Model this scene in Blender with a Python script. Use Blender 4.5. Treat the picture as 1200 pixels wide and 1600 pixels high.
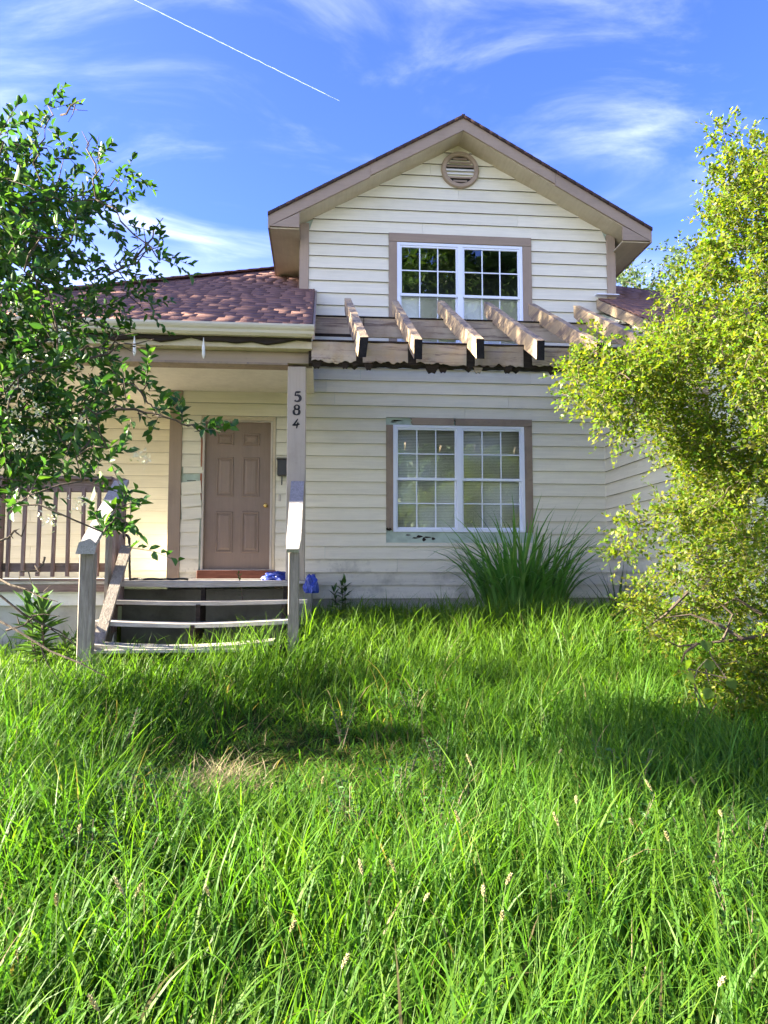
import bpy, bmesh, math, random
import numpy as np
from mathutils import Vector, Matrix, noise as mnoise
random.seed(7); RNG = np.random.default_rng(11)
R = math.radians
sc = bpy.context.scene
for o in list(bpy.data.objects): bpy.data.objects.remove(o)

# ------------------------------------------------------------------ camera, sky, sun, exposure
F = 1155.0; PITCH = R(4.6); YAW = R(4.9); EYE = 1.55
cd = bpy.data.cameras.new('camera'); cam = bpy.data.objects.new('camera', cd); sc.collection.objects.link(cam)
cd.sensor_fit = 'VERTICAL'; cd.sensor_height = 36.0; cd.lens = F/1600*36; cd.clip_start = .05; cd.clip_end = 60000
cam.location = (0, 0, EYE); cam.rotation_euler = (R(90)+PITCH, 0, -YAW); sc.camera = cam
sc.cycles.max_bounces = 7; sc.cycles.diffuse_bounces = 4; sc.cycles.glossy_bounces = 3; sc.cycles.transmission_bounces = 4; sc.cycles.transparent_max_bounces = 8
sc.render.resolution_x = 768; sc.render.resolution_y = 1024

SUN_EL = R(20.5); SUN_AZ = R(-89)          # clockwise from +Y: the sun stands to the left, just behind the facade's plane
SUN_STR = 3.3; SKY_STR = 0.05; EXPOSURE = 4.0
S = Vector((math.sin(SUN_AZ)*math.cos(SUN_EL), math.cos(SUN_AZ)*math.cos(SUN_EL), math.sin(SUN_EL)))
sd = bpy.data.lights.new('sun', 'SUN'); sd.energy = SUN_STR; sd.angle = R(.6); sd.color = (1, .90, .70)
so = bpy.data.objects.new('sun', sd); sc.collection.objects.link(so)
so.location = S*60; so.rotation_euler = S.to_track_quat('Z', 'Y').to_euler()
sc.view_settings.view_transform = 'Standard'; sc.view_settings.look = 'None'
sc.view_settings.exposure = EXPOSURE; sc.view_settings.gamma = 1; sc.view_settings.use_curve_mapping = False

# pixel -> direction (only used to find where things stand)
_r = Vector((math.cos(YAW), -math.sin(YAW), 0)); _h = Vector((math.sin(YAW), math.cos(YAW), 0))
_f = _h*math.cos(PITCH)+Vector((0, 0, 1))*math.sin(PITCH); _u = -_h*math.sin(PITCH)+Vector((0, 0, 1))*math.cos(PITCH)
def ray(x, y): return _f+_r*((x-600)/F)+_u*((800-y)/F)
def onY(x, y, Y): d = ray(x, y); t = Y/d.y; return Vector((d.x*t, Y, EYE+d.z*t))
def onZ(x, y, Z): d = ray(x, y); t = (Z-EYE)/d.z; return Vector((d.x*t, d.y*t, Z))

w = bpy.data.worlds.new('World'); sc.world = w; w.use_nodes = True
def world():
    nt = w.node_tree; N = nt.nodes; L = nt.links; N.clear()
    out = N.new('ShaderNodeOutputWorld'); bg = N.new('ShaderNodeBackground'); bg.inputs[1].default_value = SKY_STR
    sky = N.new('ShaderNodeTexSky'); sky.sky_type = 'NISHITA'; sky.sun_disc = False
    sky.sun_elevation = SUN_EL; sky.sun_rotation = SUN_AZ; sky.air_density = .54; sky.dust_density = .6; sky.ozone_density = 3.0
    hs = N.new('ShaderNodeHueSaturation'); hs.inputs['Saturation'].default_value = 1.17; hs.inputs['Hue'].default_value = .522
    L.new(sky.outputs[0], hs.inputs['Color'])
    tc = N.new('ShaderNodeTexCoord')
    # thin cirrus: direction projected on a flat layer overhead, streaky noise
    sx = N.new('ShaderNodeSeparateXYZ'); L.new(tc.outputs['Generated'], sx.inputs[0])
    zz = N.new('ShaderNodeMath'); zz.operation = 'MAXIMUM'; zz.inputs[1].default_value = .03; L.new(sx.outputs[2], zz.inputs[0])
    za = N.new('ShaderNodeMath'); za.operation = 'ADD'; za.inputs[1].default_value = .12; L.new(zz.outputs[0], za.inputs[0])
    dv = []
    for k in (0, 1):
        m = N.new('ShaderNodeMath'); m.operation = 'DIVIDE'; L.new(sx.outputs[k], m.inputs[0]); L.new(za.outputs[0], m.inputs[1]); dv.append(m)
    cx = N.new('ShaderNodeCombineXYZ'); L.new(dv[0].outputs[0], cx.inputs[0]); L.new(dv[1].outputs[0], cx.inputs[1])
    def layer(rot, scl, nscale, lo, hi, off, dist=.8, det=9):
        mp = N.new('ShaderNodeMapping'); mp.inputs['Rotation'].default_value = (0, 0, rot); mp.inputs['Scale'].default_value = scl; mp.inputs['Location'].default_value = off
        L.new(cx.outputs[0], mp.inputs[0])
        n = N.new('ShaderNodeTexNoise'); n.inputs['Scale'].default_value = nscale; n.inputs['Detail'].default_value = det
        n.inputs['Roughness'].default_value = .58; n.inputs['Distortion'].default_value = dist; L.new(mp.outputs[0], n.inputs[0])
        r = N.new('ShaderNodeMapRange'); r.interpolation_type = 'SMOOTHSTEP'
        r.inputs[1].default_value = lo; r.inputs[2].default_value = hi; L.new(n.outputs[0], r.inputs[0]); return r
    a = layer(.5, (1, 1.7, 1), 1.9, .47, 1.2, (15.0, 8.9, 0))
    b = layer(-.3, (1, 1.5, 1), .55, .42, .66, (9.3, -1.0, 0), .4, 5)
    mu = N.new('ShaderNodeMath'); mu.operation = 'MULTIPLY'; L.new(a.outputs[0], mu.inputs[0]); L.new(b.outputs[0], mu.inputs[1])
    # haze and cloud thicken towards the horizon, whitened all round to fill shaded walls
    hz = N.new('ShaderNodeMapRange'); hz.interpolation_type = 'SMOOTHSTEP'; hz.inputs[1].default_value = .43; hz.inputs[2].default_value = .15; hz.inputs[3].default_value = 0; hz.inputs[4].default_value = 1.
    L.new(sx.outputs[2], hz.inputs[0])
    c3 = layer(.2, (1, 1.4, 1), .8, .40, .62, (6.6, 2.4, 0), .6, 8)
    m3 = N.new('ShaderNodeMath'); m3.operation = 'MULTIPLY'; m4 = N.new('ShaderNodeMath'); m4.operation = 'MULTIPLY_ADD'; m4.inputs[1].default_value = .6; m4.inputs[2].default_value = .4; L.new(c3.outputs[0], m4.inputs[0]); L.new(hz.outputs[0], m3.inputs[0]); L.new(m4.outputs[0], m3.inputs[1])
    ad = N.new('ShaderNodeMath'); ad.operation = 'ADD'; ad.use_clamp = True; L.new(mu.outputs[0], ad.inputs[0]); L.new(m3.outputs[0], ad.inputs[1])
    mx = N.new('ShaderNodeMixRGB'); mx.inputs[2].default_value = (5.4, 5.5, 5.7, 1)
    L.new(ad.outputs[0], mx.inputs[0]); L.new(hs.outputs[0], mx.inputs[1]); L.new(mx.outputs[0], bg.inputs[0]); L.new(bg.outputs[0], out.inputs[0])
world()

# ------------------------------------------------------------------ helpers
COL = sc.collection
def setprops(o, label=None, cat=None, group=None, kind=None):
    if label: o['label'] = label
    if cat: o['category'] = cat
    if group: o['group'] = group
    if kind: o['kind'] = kind
    return o
def attach(o, parent):
    if parent is not None:
        o.parent = parent
        o.matrix_parent_inverse = Matrix.Translation(-parent_off(parent))
def parent_off(p): return p.location.copy() if p.parent is None else Vector((0, 0, 0))
def empty(name, loc, label=None, cat=None, group=None):
    o = bpy.data.objects.new(name, None); COL.objects.link(o); o.location = loc; o.empty_display_size = .1
    return setprops(o, label, cat, group)
class MB:
    def __init__(s): s.v = []; s.f = []; s.m = []
    def add(s, vs, fs, mi=0):
        b = len(s.v); s.v += [tuple(v) for v in vs]; s.f += [tuple(i+b for i in f) for f in fs]; s.m += [mi]*len(fs); return s
    BF = [(0, 3, 2, 1), (4, 5, 6, 7), (0, 1, 5, 4), (1, 2, 6, 5), (2, 3, 7, 6), (3, 0, 4, 7)]
    def box(s, a, b, mi=0):
        x0, y0, z0 = a; x1, y1, z1 = b
        return s.add([(x0, y0, z0), (x1, y0, z0), (x1, y1, z0), (x0, y1, z0), (x0, y0, z1), (x1, y0, z1), (x1, y1, z1), (x0, y1, z1)], MB.BF, mi)
    def hexa(s, eight, mi=0): return s.add(eight, MB.BF, mi)
    def prism(s, poly, vec, mi=0):           # poly: planar loop of points, extruded by vec
        n = len(poly); vec = Vector(vec); p = [Vector(q) for q in poly]
        return s.add(p+[q+vec for q in p], [tuple(range(n))[::-1], tuple(range(n, 2*n))]+[(i, (i+1) % n, n+(i+1) % n, n+i) for i in range(n)], mi)
    def bar(s, p, q, wd, ht, up=(0, 0, 1), mi=0):   # beam from p to q, wd across, ht along "up"
        p = Vector(p); q = Vector(q); d = (q-p).normalized(); sd_ = d.cross(Vector(up)).normalized(); u = sd_.cross(d)
        a = sd_*wd/2; b = u*ht/2
        return s.hexa([p-a-b, p+a-b, q+a-b, q-a-b, p-a+b, p+a+b, q+a+b, q-a+b], mi)
    def tube(s, pts, rads, n=6, mi=0, cap=True):
        pts = [Vector(p) for p in pts]; base = len(s.v); rings = []
        for i, p in enumerate(pts):
            d = (pts[min(i+1, len(pts)-1)]-pts[max(i-1, 0)]).normalized()
            a = d.cross(Vector((0, 0, 1)));
            if a.length < 1e-3: a = d.cross(Vector((1, 0, 0)))
            a.normalize(); b = d.cross(a); r = rads[i] if hasattr(rads, '__len__') else rads
            for k in range(n):
                t = 2*math.pi*k/n; s.v.append(tuple(p+a*math.cos(t)*r+b*math.sin(t)*r))
        for i in range(len(pts)-1):
            for k in range(n):
                s.f.append((base+i*n+k, base+i*n+(k+1) % n, base+(i+1)*n+(k+1) % n, base+(i+1)*n+k)); s.m.append(mi)
        if cap:
            s.f.append(tuple(base+k for k in range(n))[::-1]); s.m.append(mi)
            e = base+(len(pts)-1)*n; s.f.append(tuple(e+k for k in range(n))); s.m.append(mi)
        return s
    def lathe(s, prof, c, axis=(0, 0, 1), n=20, mi=0):  # prof: (r, h) along axis
        c = Vector(c); ax = Vector(axis).normalized(); a = ax.cross(Vector((0, 0, 1)))
        if a.length < 1e-3: a = Vector((1, 0, 0))
        a.normalize(); b = ax.cross(a); base = len(s.v)
        for r_, h in prof:
            for k in range(n):
                t = 2*math.pi*k/n; s.v.append(tuple(c+ax*h+a*math.cos(t)*r_+b*math.sin(t)*r_))
        for i in range(len(prof)-1):
            for k in range(n):
                s.f.append((base+i*n+k, base+i*n+(k+1) % n, base+(i+1)*n+(k+1) % n, base+(i+1)*n+k)); s.m.append(mi)
        return s
    def build(s, name, mat, parent=None, bevel=0, smooth=False, **kw):
        me = bpy.data.meshes.new(name); me.from_pydata(s.v, [], s.f)
        mats = mat if isinstance(mat, (list, tuple)) else [mat]
        for m in mats: me.materials.append(m)
        if len(mats) > 1: me.polygons.foreach_set('material_index', s.m)
        bm = bmesh.new(); bm.from_mesh(me); bmesh.ops.recalc_face_normals(bm, faces=bm.faces)
        if bevel: bmesh.ops.bevel(bm, geom=list(bm.edges), offset=bevel, segments=1, affect='EDGES', clamp_overlap=True)
        bm.to_mesh(me); bm.free()
        if smooth: me.polygons.foreach_set('use_smooth', [True]*len(me.polygons))
        o = bpy.data.objects.new(name, me); COL.objects.link(o); attach(o, parent); setprops(o, **kw); return o
def box(name, a, b, mat, parent=None, bevel=0, **kw): return MB().box(a, b).build(name, mat, parent, bevel, **kw)
def npmesh(name, V, quads=None, tris=None, mat=None, parent=None, col=None, smooth=False, mats=None, midx=None):
    me = bpy.data.meshes.new(name); nq = 0 if quads is None else len(quads); nt = 0 if tris is None else len(tris)
    me.vertices.add(len(V)); me.vertices.foreach_set('co', np.asarray(V, np.float32).ravel())
    idx = []
    if nq: idx.append(np.asarray(quads).ravel())
    if nt: idx.append(np.asarray(tris).ravel())
    idx = np.concatenate(idx).astype(np.int32)
    me.loops.add(len(idx)); me.loops.foreach_set('vertex_index', idx)
    ls = np.concatenate([np.arange(nq)*4, nq*4+np.arange(nt)*3]).astype(np.int32)
    me.polygons.add(nq+nt); me.polygons.foreach_set('loop_start', ls)
    if smooth: me.polygons.foreach_set('use_smooth', np.ones(nq+nt, bool))
    if col is not None:
        a = me.color_attributes.new('tint', 'FLOAT_COLOR', 'POINT'); c = np.ones((len(V), 4), np.float32); c[:, :3] = col; a.data.foreach_set('color', c.ravel())
    for m in (mats or [mat]): me.materials.append(m)
    if midx is not None: me.polygons.foreach_set('material_index', np.asarray(midx, np.int32))
    me.update(calc_edges=True); me.validate()
    o = bpy.data.objects.new(name, me); COL.objects.link(o); attach(o, parent); return o

# ------------------------------------------------------------------ materials
def newmat(name):
    m = bpy.data.materials.new(name); m.use_nodes = True; nt = m.node_tree
    return m, nt, nt.nodes, nt.links, nt.nodes['Principled BSDF']
def noise_(N, L, vec, scale, detail=6, rough=.6, dist=0.):
    n = N.new('ShaderNodeTexNoise'); n.inputs['Scale'].default_value = scale; n.inputs['Detail'].default_value = detail
    n.inputs['Roughness'].default_value = rough; n.inputs['Distortion'].default_value = dist; L.new(vec, n.inputs[0]); return n.outputs[0]
def mapv(N, L, scl):
    tc = N.new('ShaderNodeTexCoord'); mp = N.new('ShaderNodeMapping'); mp.inputs['Scale'].default_value = scl; L.new(tc.outputs['Object'], mp.inputs[0])
    oi = N.new('ShaderNodeObjectInfo'); ad = N.new('ShaderNodeVectorMath'); ad.operation = 'ADD'
    sv = N.new('ShaderNodeVectorMath'); sv.operation = 'SCALE'; sv.inputs[0].default_value = (37, 19, 53); L.new(oi.outputs['Random'], sv.inputs['Scale'])
    L.new(mp.outputs[0], ad.inputs[0]); L.new(sv.outputs[0], ad.inputs[1]); return ad.outputs[0]
def ramp(N, L, fac, stops):
    r = N.new('ShaderNodeValToRGB'); e = r.color_ramp.elements
    while len(e) < len(stops): e.new(.5)
    for i, (p, c) in enumerate(stops): e[i].position = p; e[i].color = (*c, 1)
    L.new(fac, r.inputs[0]); return r.outputs[0]
def mixc(N, L, fac, a, b, mode='MIX'):
    m = N.new('ShaderNodeMixRGB'); m.blend_type = mode
    for i, s in ((0, fac), (1, a), (2, b)):
        if isinstance(s, (int, float)): m.inputs[i].default_value = s
        elif isinstance(s, tuple): m.inputs[i].default_value = (*s, 1)
        else: L.new(s, m.inputs[i])
    return m.outputs[0]
def bump(N, L, P, h, strength, dist=.01):
    b = N.new('ShaderNodeBump'); b.inputs['Strength'].default_value = strength; b.inputs['Distance'].default_value = dist
    L.new(h, b.inputs['Height']); L.new(b.outputs[0], P.inputs['Normal'])
AX = {'x': (.6, 9, 9), 'y': (9, .6, 9), 'z': (9, 9, .6), None: (4, 4, 4)}
def painted(name, c, axis='x', dirt=(.2, .17, .12), amt=.35, var=.12, rough=.65, bstr=.25, wear=None, wearamt=.0, fine=1.):
    """old paint over boards: per-board shade, blotchy dirt, faint grain; wear = colour that shows where paint is gone"""
    m, nt, N, L, P = newmat(name); v = mapv(N, L, AX[axis]); v2 = mapv(N, L, (1, 1, 1))
    g = noise_(N, L, v, 3*fine, 8, .65, .4); d = noise_(N, L, v2, 2.2, 7, .65); s = noise_(N, L, v2, 17, 5, .7)
    oi = N.new('ShaderNodeObjectInfo')
    lo = tuple(x*(1-var) for x in c); hi = tuple(min(1, x*(1+var*.5)) for x in c)
    col = mixc(N, L, oi.outputs['Random'], lo, hi)
    col = mixc(N, L, ramp(N, L, g, [(.35, (0, 0, 0)), (.7, (1, 1, 1))]), mixc(N, L, .12, col, (0, 0, 0)), col)
    dm = ramp(N, L, d, [(.48, (0, 0, 0)), (.78, (amt, amt, amt))]); col = mixc(N, L, dm, col, dirt)
    sp = ramp(N, L, s, [(.60, (0, 0, 0)), (.75, (amt*.6,)*3)]); col = mixc(N, L, sp, col, dirt)
    if wear:
        wn = noise_(N, L, v, 1.2, 9, .7, .8); wm = ramp(N, L, wn, [(.62-wearamt*.3, (0, 0, 0)), (.68-wearamt*.3, (1, 1, 1))])
        col = mixc(N, L, wm, col, wear)
    L.new(col, P.inputs['Base Color']); P.inputs['Roughness'].default_value = rough; P.inputs['Specular IOR Level'].default_value = .3
    bump(N, L, P, g, bstr, .006); return m
def rawwood(name, a, b, c, axis='x', rough=.85, bstr=.6, freq=1.):
    m, nt, N, L, P = newmat(name); v = mapv(N, L, AX[axis]); v2 = mapv(N, L, (1, 1, 1))
    g = noise_(N, L, v, 5*freq, 10, .7, 1.2); d = noise_(N, L, v2, 3.5, 6, .6)
    col = ramp(N, L, g, [(.25, a), (.5, b), (.75, c)])
    col = mixc(N, L, ramp(N, L, d, [(.45, (0, 0, 0)), (.8, (.55,)*3)]), col, a)
    oi = N.new('ShaderNodeObjectInfo'); col = mixc(N, L, .25, col, mixc(N, L, oi.outputs['Random'], tuple(x*.6 for x in b), tuple(min(1, x*1.25) for x in b)))
    L.new(col, P.inputs['Base Color']); P.inputs['Roughness'].default_value = rough; P.inputs['Specular IOR Level'].default_value = .2
    bump(N, L, P, g, bstr, .008); return m
def plain(name, c, rough=.5, metal=0., var=.15, scale=6, bstr=.1):
    m, nt, N, L, P = newmat(name); v = mapv(N, L, (1, 1, 1)); g = noise_(N, L, v, scale, 6)
    L.new(mixc(N, L, g, tuple(x*(1-var) for x in c), tuple(min(1, x*(1+var)) for x in c)), P.inputs['Base Color'])
    P.inputs['Roughness'].default_value = rough; P.inputs['Metallic'].default_value = metal
    if bstr: bump(N, L, P, g, bstr, .004)
    return m
def leafmat(name, trans=.4, rough=.45, tboost=(1.25, 1.35, .5), spec=.35):
    m, nt, N, L, P = newmat(name); at = N.new('ShaderNodeAttribute'); at.attribute_name = 'tint'
    tc = N.new('ShaderNodeTexCoord'); n = noise_(N, L, tc.outputs['Object'], 30, 3)
    col = mixc(N, L, n, mixc(N, L, .25, at.outputs['Color'], (0, 0, 0)), at.outputs['Color'])
    L.new(col, P.inputs['Base Color']); P.inputs['Roughness'].default_value = rough; P.inputs['Specular IOR Level'].default_value = spec
    t = N.new('ShaderNodeBsdfTranslucent'); L.new(mixc(N, L, 1., col, tboost, 'MULTIPLY'), t.inputs[0])
    mx = N.new('ShaderNodeMixShader'); mx.inputs[0].default_value = trans
    L.new(P.outputs[0], mx.inputs[1]); L.new(t.outputs[0], mx.inputs[2]); L.new(mx.outputs[0], N['Material Output'].inputs[0]); return m
CREAM = (.80, .75, .60); TAUPE = (.38, .29, .215)
M = {}
M['siding'] = painted('cream_siding', CREAM, 'x', dirt=(.30, .27, .2), amt=.13, var=.07, bstr=.3)
M['siding_y'] = painted('cream_siding_side', CREAM, 'y', dirt=(.30, .27, .2), amt=.13, var=.07, bstr=.3)
M['butt'] = painted('lap_shadow_edge', (.16, .14, .11), None, dirt=(.06, .055, .045), amt=.6, var=.1, rough=.9)  # dark board underside, paints the shadow line under each lap
M['siding_low'] = painted('cream_siding_mildewed', tuple(x*.95 for x in CREAM), 'x', dirt=(.12, .115, .09), amt=.8, var=.12, bstr=.4)
M['trim_x'] = painted('taupe_trim_across', TAUPE, 'x', dirt=(.15, .11, .08), amt=.4, var=.18)
M['trim_z'] = painted('taupe_trim_upright', TAUPE, 'z', dirt=(.15, .11, .08), amt=.4, var=.18)
M['post'] = painted('pale_post_paint', (.46, .38, .305), 'z', dirt=(.2, .15, .11), amt=.45, var=.05, wear=(.3, .25, .2), wearamt=.1)
M['trim_y'] = painted('taupe_trim_deep', TAUPE, 'y', dirt=(.15, .11, .08), amt=.4, var=.18)
M['trim_worn'] = painted('taupe_trim_worn', tuple(x*.95 for x in TAUPE), 'x', dirt=(.12, .08, .06), amt=.7, var=.2, wear=(.22, .17, .14), wearamt=.25, bstr=.8)
M['trim_wornz'] = painted('taupe_trim_worn_upright', tuple(x*.95 for x in TAUPE), 'z', dirt=(.12, .08, .06), amt=.7, var=.2, wear=(.2, .155, .13), wearamt=.2, bstr=.8)
M['soffit'] = painted('cream_soffit', (.60, .52, .38), 'y', dirt=(.3, .22, .13), amt=.45, var=.06)
M['ceiling'] = painted('porch_ceiling_paint', (.68, .64, .55), None, dirt=(.4, .36, .3), amt=.35, var=.03, bstr=.12)
M['gutter'] = painted('gutter_enamel', (.60, .54, .42), 'x', dirt=(.32, .28, .2), amt=.5, var=.03, rough=.4, bstr=.05)
M['rot'] = rawwood('rotten_wood', (.008, .006, .005), (.03, .022, .017), (.085, .06, .045), 'x', bstr=1.)
M['endgrain'] = rawwood('black_cut_end', (.006, .005, .005), (.014, .012, .011), (.04, .032, .027), None)
M['rafter'] = painted('flaking_rafter_paint', (.43, .32, .195), 'y', dirt=(.15, .1, .065), amt=.75, var=.2, wear=(.2, .15, .115), wearamt=.42, bstr=1.)
M['beamskin'] = painted('peeling_beam_veneer', (.47, .38, .28), 'x', dirt=(.17, .11, .075), amt=.75, var=.16, wear=(.2, .145, .11), wearamt=.3, bstr=1.)
M['grey_x'] = rawwood('weathered_wood_across', (.17, .15, .135), (.42, .385, .35), (.60, .57, .53), 'x')
M['grey_y'] = rawwood('weathered_wood_deep', (.16, .145, .135), (.36, .34, .325), (.52, .5, .48), 'y', bstr=.9)
M['grey_z'] = rawwood('weathered_wood_upright', (.085, .068, .055), (.255, .22, .185), (.44, .40, .35), 'z', bstr=1.)
M['redwood_z'] = rawwood('faded_red_stain_upright', (.075, .045, .04), (.21, .145, .125), (.38, .30, .27), 'z')
M['redwood_x'] = rawwood('faded_red_stain_across', (.065, .04, .035), (.19, .135, .115), (.34, .27, .24), 'x')
M['redboard'] = rawwood('red_brown_board', (.05, .018, .012), (.14, .055, .038), (.24, .1, .07), 'x')
M['redraw'] = rawwood('bare_red_split_wood', (.16, .045, .025), (.34, .12, .07), (.42, .22, .14), 'z')
M['door'] = painted('brown_door_paint', (.25, .185, .145), 'z', dirt=(.12, .085, .065), amt=.3, var=.02, rough=.45, bstr=.12)
M['jamb'] = painted('pale_jamb_paint', (.55, .5, .43), 'z', dirt=(.2, .15, .11), amt=.5, var=.1)
M['vinyl'] = plain('white_vinyl', (.76, .80, .90), .35, var=.04, scale=3, bstr=0)
M['sheath'] = painted('pale_green_sheathing', (.50, .60, .51), None, dirt=(.07, .08, .065), amt=.55, var=.03, bstr=.2)
M['dark_block'] = painted('dark_concrete', (.2, .19, .165), None, dirt=(.03, .03, .025), amt=.7, var=.1, rough=.95, bstr=.6)  # darker concrete behind the open treads
M['concrete'] = painted('foundation_concrete', (.40, .385, .35), None, dirt=(.16, .15, .12), amt=.6, var=.1, rough=.9, bstr=.6)
M['skirt'] = painted('skirt_paint', (.66, .66, .62), 'x', dirt=(.3, .28, .23), amt=.45, var=.05)
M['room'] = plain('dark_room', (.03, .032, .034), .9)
M['blind'] = plain('blind_slat', (.80, .79, .75), .6, var=.05, bstr=0)
M['shade'] = plain('window_shade', (.8, .79, .75), .8, var=.05, bstr=0)
M['brass'] = plain('brass', (.8, .6, .22), .22, 1.)
M['black'] = plain('black_enamel', (.012, .012, .013), .4)
M['ink'] = painted('black_number_paint', (.014, .013, .014), 'z', dirt=(.2, .16, .13), amt=.35, var=.05, rough=.5, bstr=.1)
M['tarp'] = plain('blue_tarp', (.012, .035, .27), .42, var=.35, scale=14, bstr=.5)
M['white'] = plain('chalky_white', (.72, .70, .66), .7)
M['lampglass'] = plain('frosted_glass', (.6, .58, .5), .35, bstr=0)
M['bark'] = rawwood('bark', (.03, .022, .016), (.085, .065, .05), (.17, .14, .11), 'z', bstr=1.)
M['twig'] = plain('twig_bark', (.10, .075, .055), .8, var=.4, scale=20)
M['leaf_tree'] = leafmat('shrub_leaf', .38, .45, spec=.3)
M['leaf_gold'] = leafmat('golden_leaf', .55, .5, tboost=(1.4, 1.4, .4))
M['leaf_far'] = leafmat('far_leaf', .35, .5)
M['blade'] = leafmat('grass_blade', .56, .5, tboost=(1.35, 1.4, .5), spec=.22)
M['reed'] = leafmat('reed_blade', .45, .42, spec=.35)
M['weed'] = leafmat('weed_leaf', .3, .5)
M['straw'] = plain('dry_seed_head', (.27, .235, .11), .8, var=.3, scale=60)
M['petal'] = plain('cream_petal', (.78, .74, .55), .7, var=.08, scale=40, bstr=0)
M['stalk'] = plain('green_stalk', (.10, .16, .04), .7, var=.2)
M['hay'] = leafmat('dry_grass', .2, .7, tboost=(1, 1, 1))
def shinglemat():
    m, nt, N, L, P = newmat('asphalt_shingle'); v = mapv(N, L, (1, 1, 1)); at = N.new('ShaderNodeAttribute'); at.attribute_name = 'tint'
    g = noise_(N, L, v, 140, 3, .7); b = noise_(N, L, v, 1.1, 6, .6)
    c = mixc(N, L, g, mixc(N, L, .35, at.outputs['Color'], (0, 0, 0)), at.outputs['Color'])
    c = mixc(N, L, ramp(N, L, b, [(.45, (0, 0, 0)), (.75, (.35,)*3)]), c, (.09, .06, .055))
    L.new(c, P.inputs['Base Color']); P.inputs['Roughness'].default_value = .95; P.inputs['Specular IOR Level'].default_value = .15; bump(N, L, P, g, .5, .004); return m
M['shingle'] = shinglemat()
def glassmat():
    m, nt, N, L, P = newmat('window_glass'); N.remove(P); v = mapv(N, L, (1, 1, 1)); n = noise_(N, L, v, 2.2, 2)
    gl = N.new('ShaderNodeBsdfGlossy'); gl.inputs['Roughness'].default_value = .0; gl.inputs['Color'].default_value = (.93, .97, 1, 1)
    tr = N.new('ShaderNodeBsdfTransparent'); tr.inputs[0].default_value = (.93, .96, .94, 1)
    lw = N.new('ShaderNodeFresnel'); lw.inputs[0].default_value = 1.9
    ml = N.new('ShaderNodeMath'); ml.operation = 'MULTIPLY_ADD'; ml.inputs[1].default_value = 1.2; ml.inputs[2].default_value = .05; ml.use_clamp = True; L.new(lw.outputs[0], ml.inputs[0])
    b = N.new('ShaderNodeBump'); b.inputs['Strength'].default_value = .035; b.inputs['Distance'].default_value = .05; L.new(n, b.inputs['Height']); L.new(b.outputs[0], gl.inputs['Normal'])
    mx = N.new('ShaderNodeMixShader'); L.new(ml.outputs[0], mx.inputs[0]); L.new(tr.outputs[0], mx.inputs[1]); L.new(gl.outputs[0], mx.inputs[2])
    L.new(mx.outputs[0], N['Material Output'].inputs[0]); return m
M['glass'] = glassmat()
def groundmat():
    m, nt, N, L, P = newmat('soil_and_thatch'); v = mapv(N, L, (1, 1, 1)); a = noise_(N, L, v, .9, 8, .65); b = noise_(N, L, v, 26, 6, .7)
    c = ramp(N, L, a, [(.3, (.03, .045, .012)), (.5, (.045, .07, .018)), (.7, (.075, .085, .03))]); c = mixc(N, L, ramp(N, L, b, [(.4, (0, 0, 0)), (.7, (.6,)*3)]), c, (.06, .05, .025))
    L.new(c, P.inputs['Base Color']); P.inputs['Roughness'].default_value = 1; P.inputs['Specular IOR Level'].default_value = 0; bump(N, L, P, b, 1., .03); return m
M['ground'] = groundmat()
M['road'] = plain('worn_road', (.16, .155, .15), .9, var=.2, scale=30, bstr=.3)

# ------------------------------------------------------------------ ground
def fbm(x, y, s=1., seed=0):
    r = np.random.default_rng(seed+100); v = 0.; a = 1.; t = 0.
    for o in range(4):
        for k in range(3):
            an = r.uniform(0, 6.28); ph = r.uniform(0, 6.28); fr = s*(2**o)*r.uniform(.7, 1.3)
            v = v+a*np.sin(fr*(x*math.cos(an)+y*math.sin(an))+ph); t += a*.55
        a *= .5
    return v/t
def gz(x, y):
    x = np.asarray(x, float); y = np.asarray(y, float)
    yy = np.clip(y, -4.4, 9.0)-.0*y; z = .088*np.where(yy > 0, yy, yy*1.1)
    z = z-.10*np.exp(-((x+.6)**2/2.2+(y-4.6)**2/1.6))+.15*np.exp(-((x-1.6)**2/4.5+(y-7.2)**2/1.6))-.08*np.exp(-((x+3.2)**2/1.5+(y-6.6)**2/1.5))
    z = z+.035*fbm(x, y, 1.1, 3)*np.clip(9.3-y, 0, 1)
    return z
def gzf(x, y): return float(gz(x, y))
def ground():
    ax = np.concatenate([[-3000, -800, -200, -60, -25], np.arange(-12, 12.01, .3), [25, 60, 200, 800, 3000]])
    ay = np.concatenate([[-3000, -800, -200, -60, -25], np.arange(-8, 12.01, .3), [25, 60, 200, 800, 3000]])
    X, Y = np.meshgrid(ax, ay); Z = gz(np.clip(X, -14, 14), Y); nx = len(ax); ny = len(ay)
    V = np.stack([X.ravel(), Y.ravel(), Z.ravel()], 1)
    i, j = np.meshgrid(np.arange(nx-1), np.arange(ny-1)); b = (j*nx+i).ravel()
    o = npmesh('ground', V, quads=np.stack([b, b+1, b+nx+1, b+nx], 1), mat=M['ground'], smooth=True); o['kind'] = 'structure'
ground()
# behind the viewer: pavement and street (outside the picture, but they throw light back on the house)
o = MB().box((-60, -4.2, -.4), (60, -2.6, -.02)).build('pavement', M['concrete']); o['kind'] = 'structure'
o = MB().box((-60, -12.0, -.5), (60, -4.35, -.17)).build('road', M['road']); o['kind'] = 'structure'
o = MB().box((-60, -4.349, -.5), (60, -4.201, -.03)).build('kerb', M['concrete']); o['kind'] = 'structure'

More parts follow.
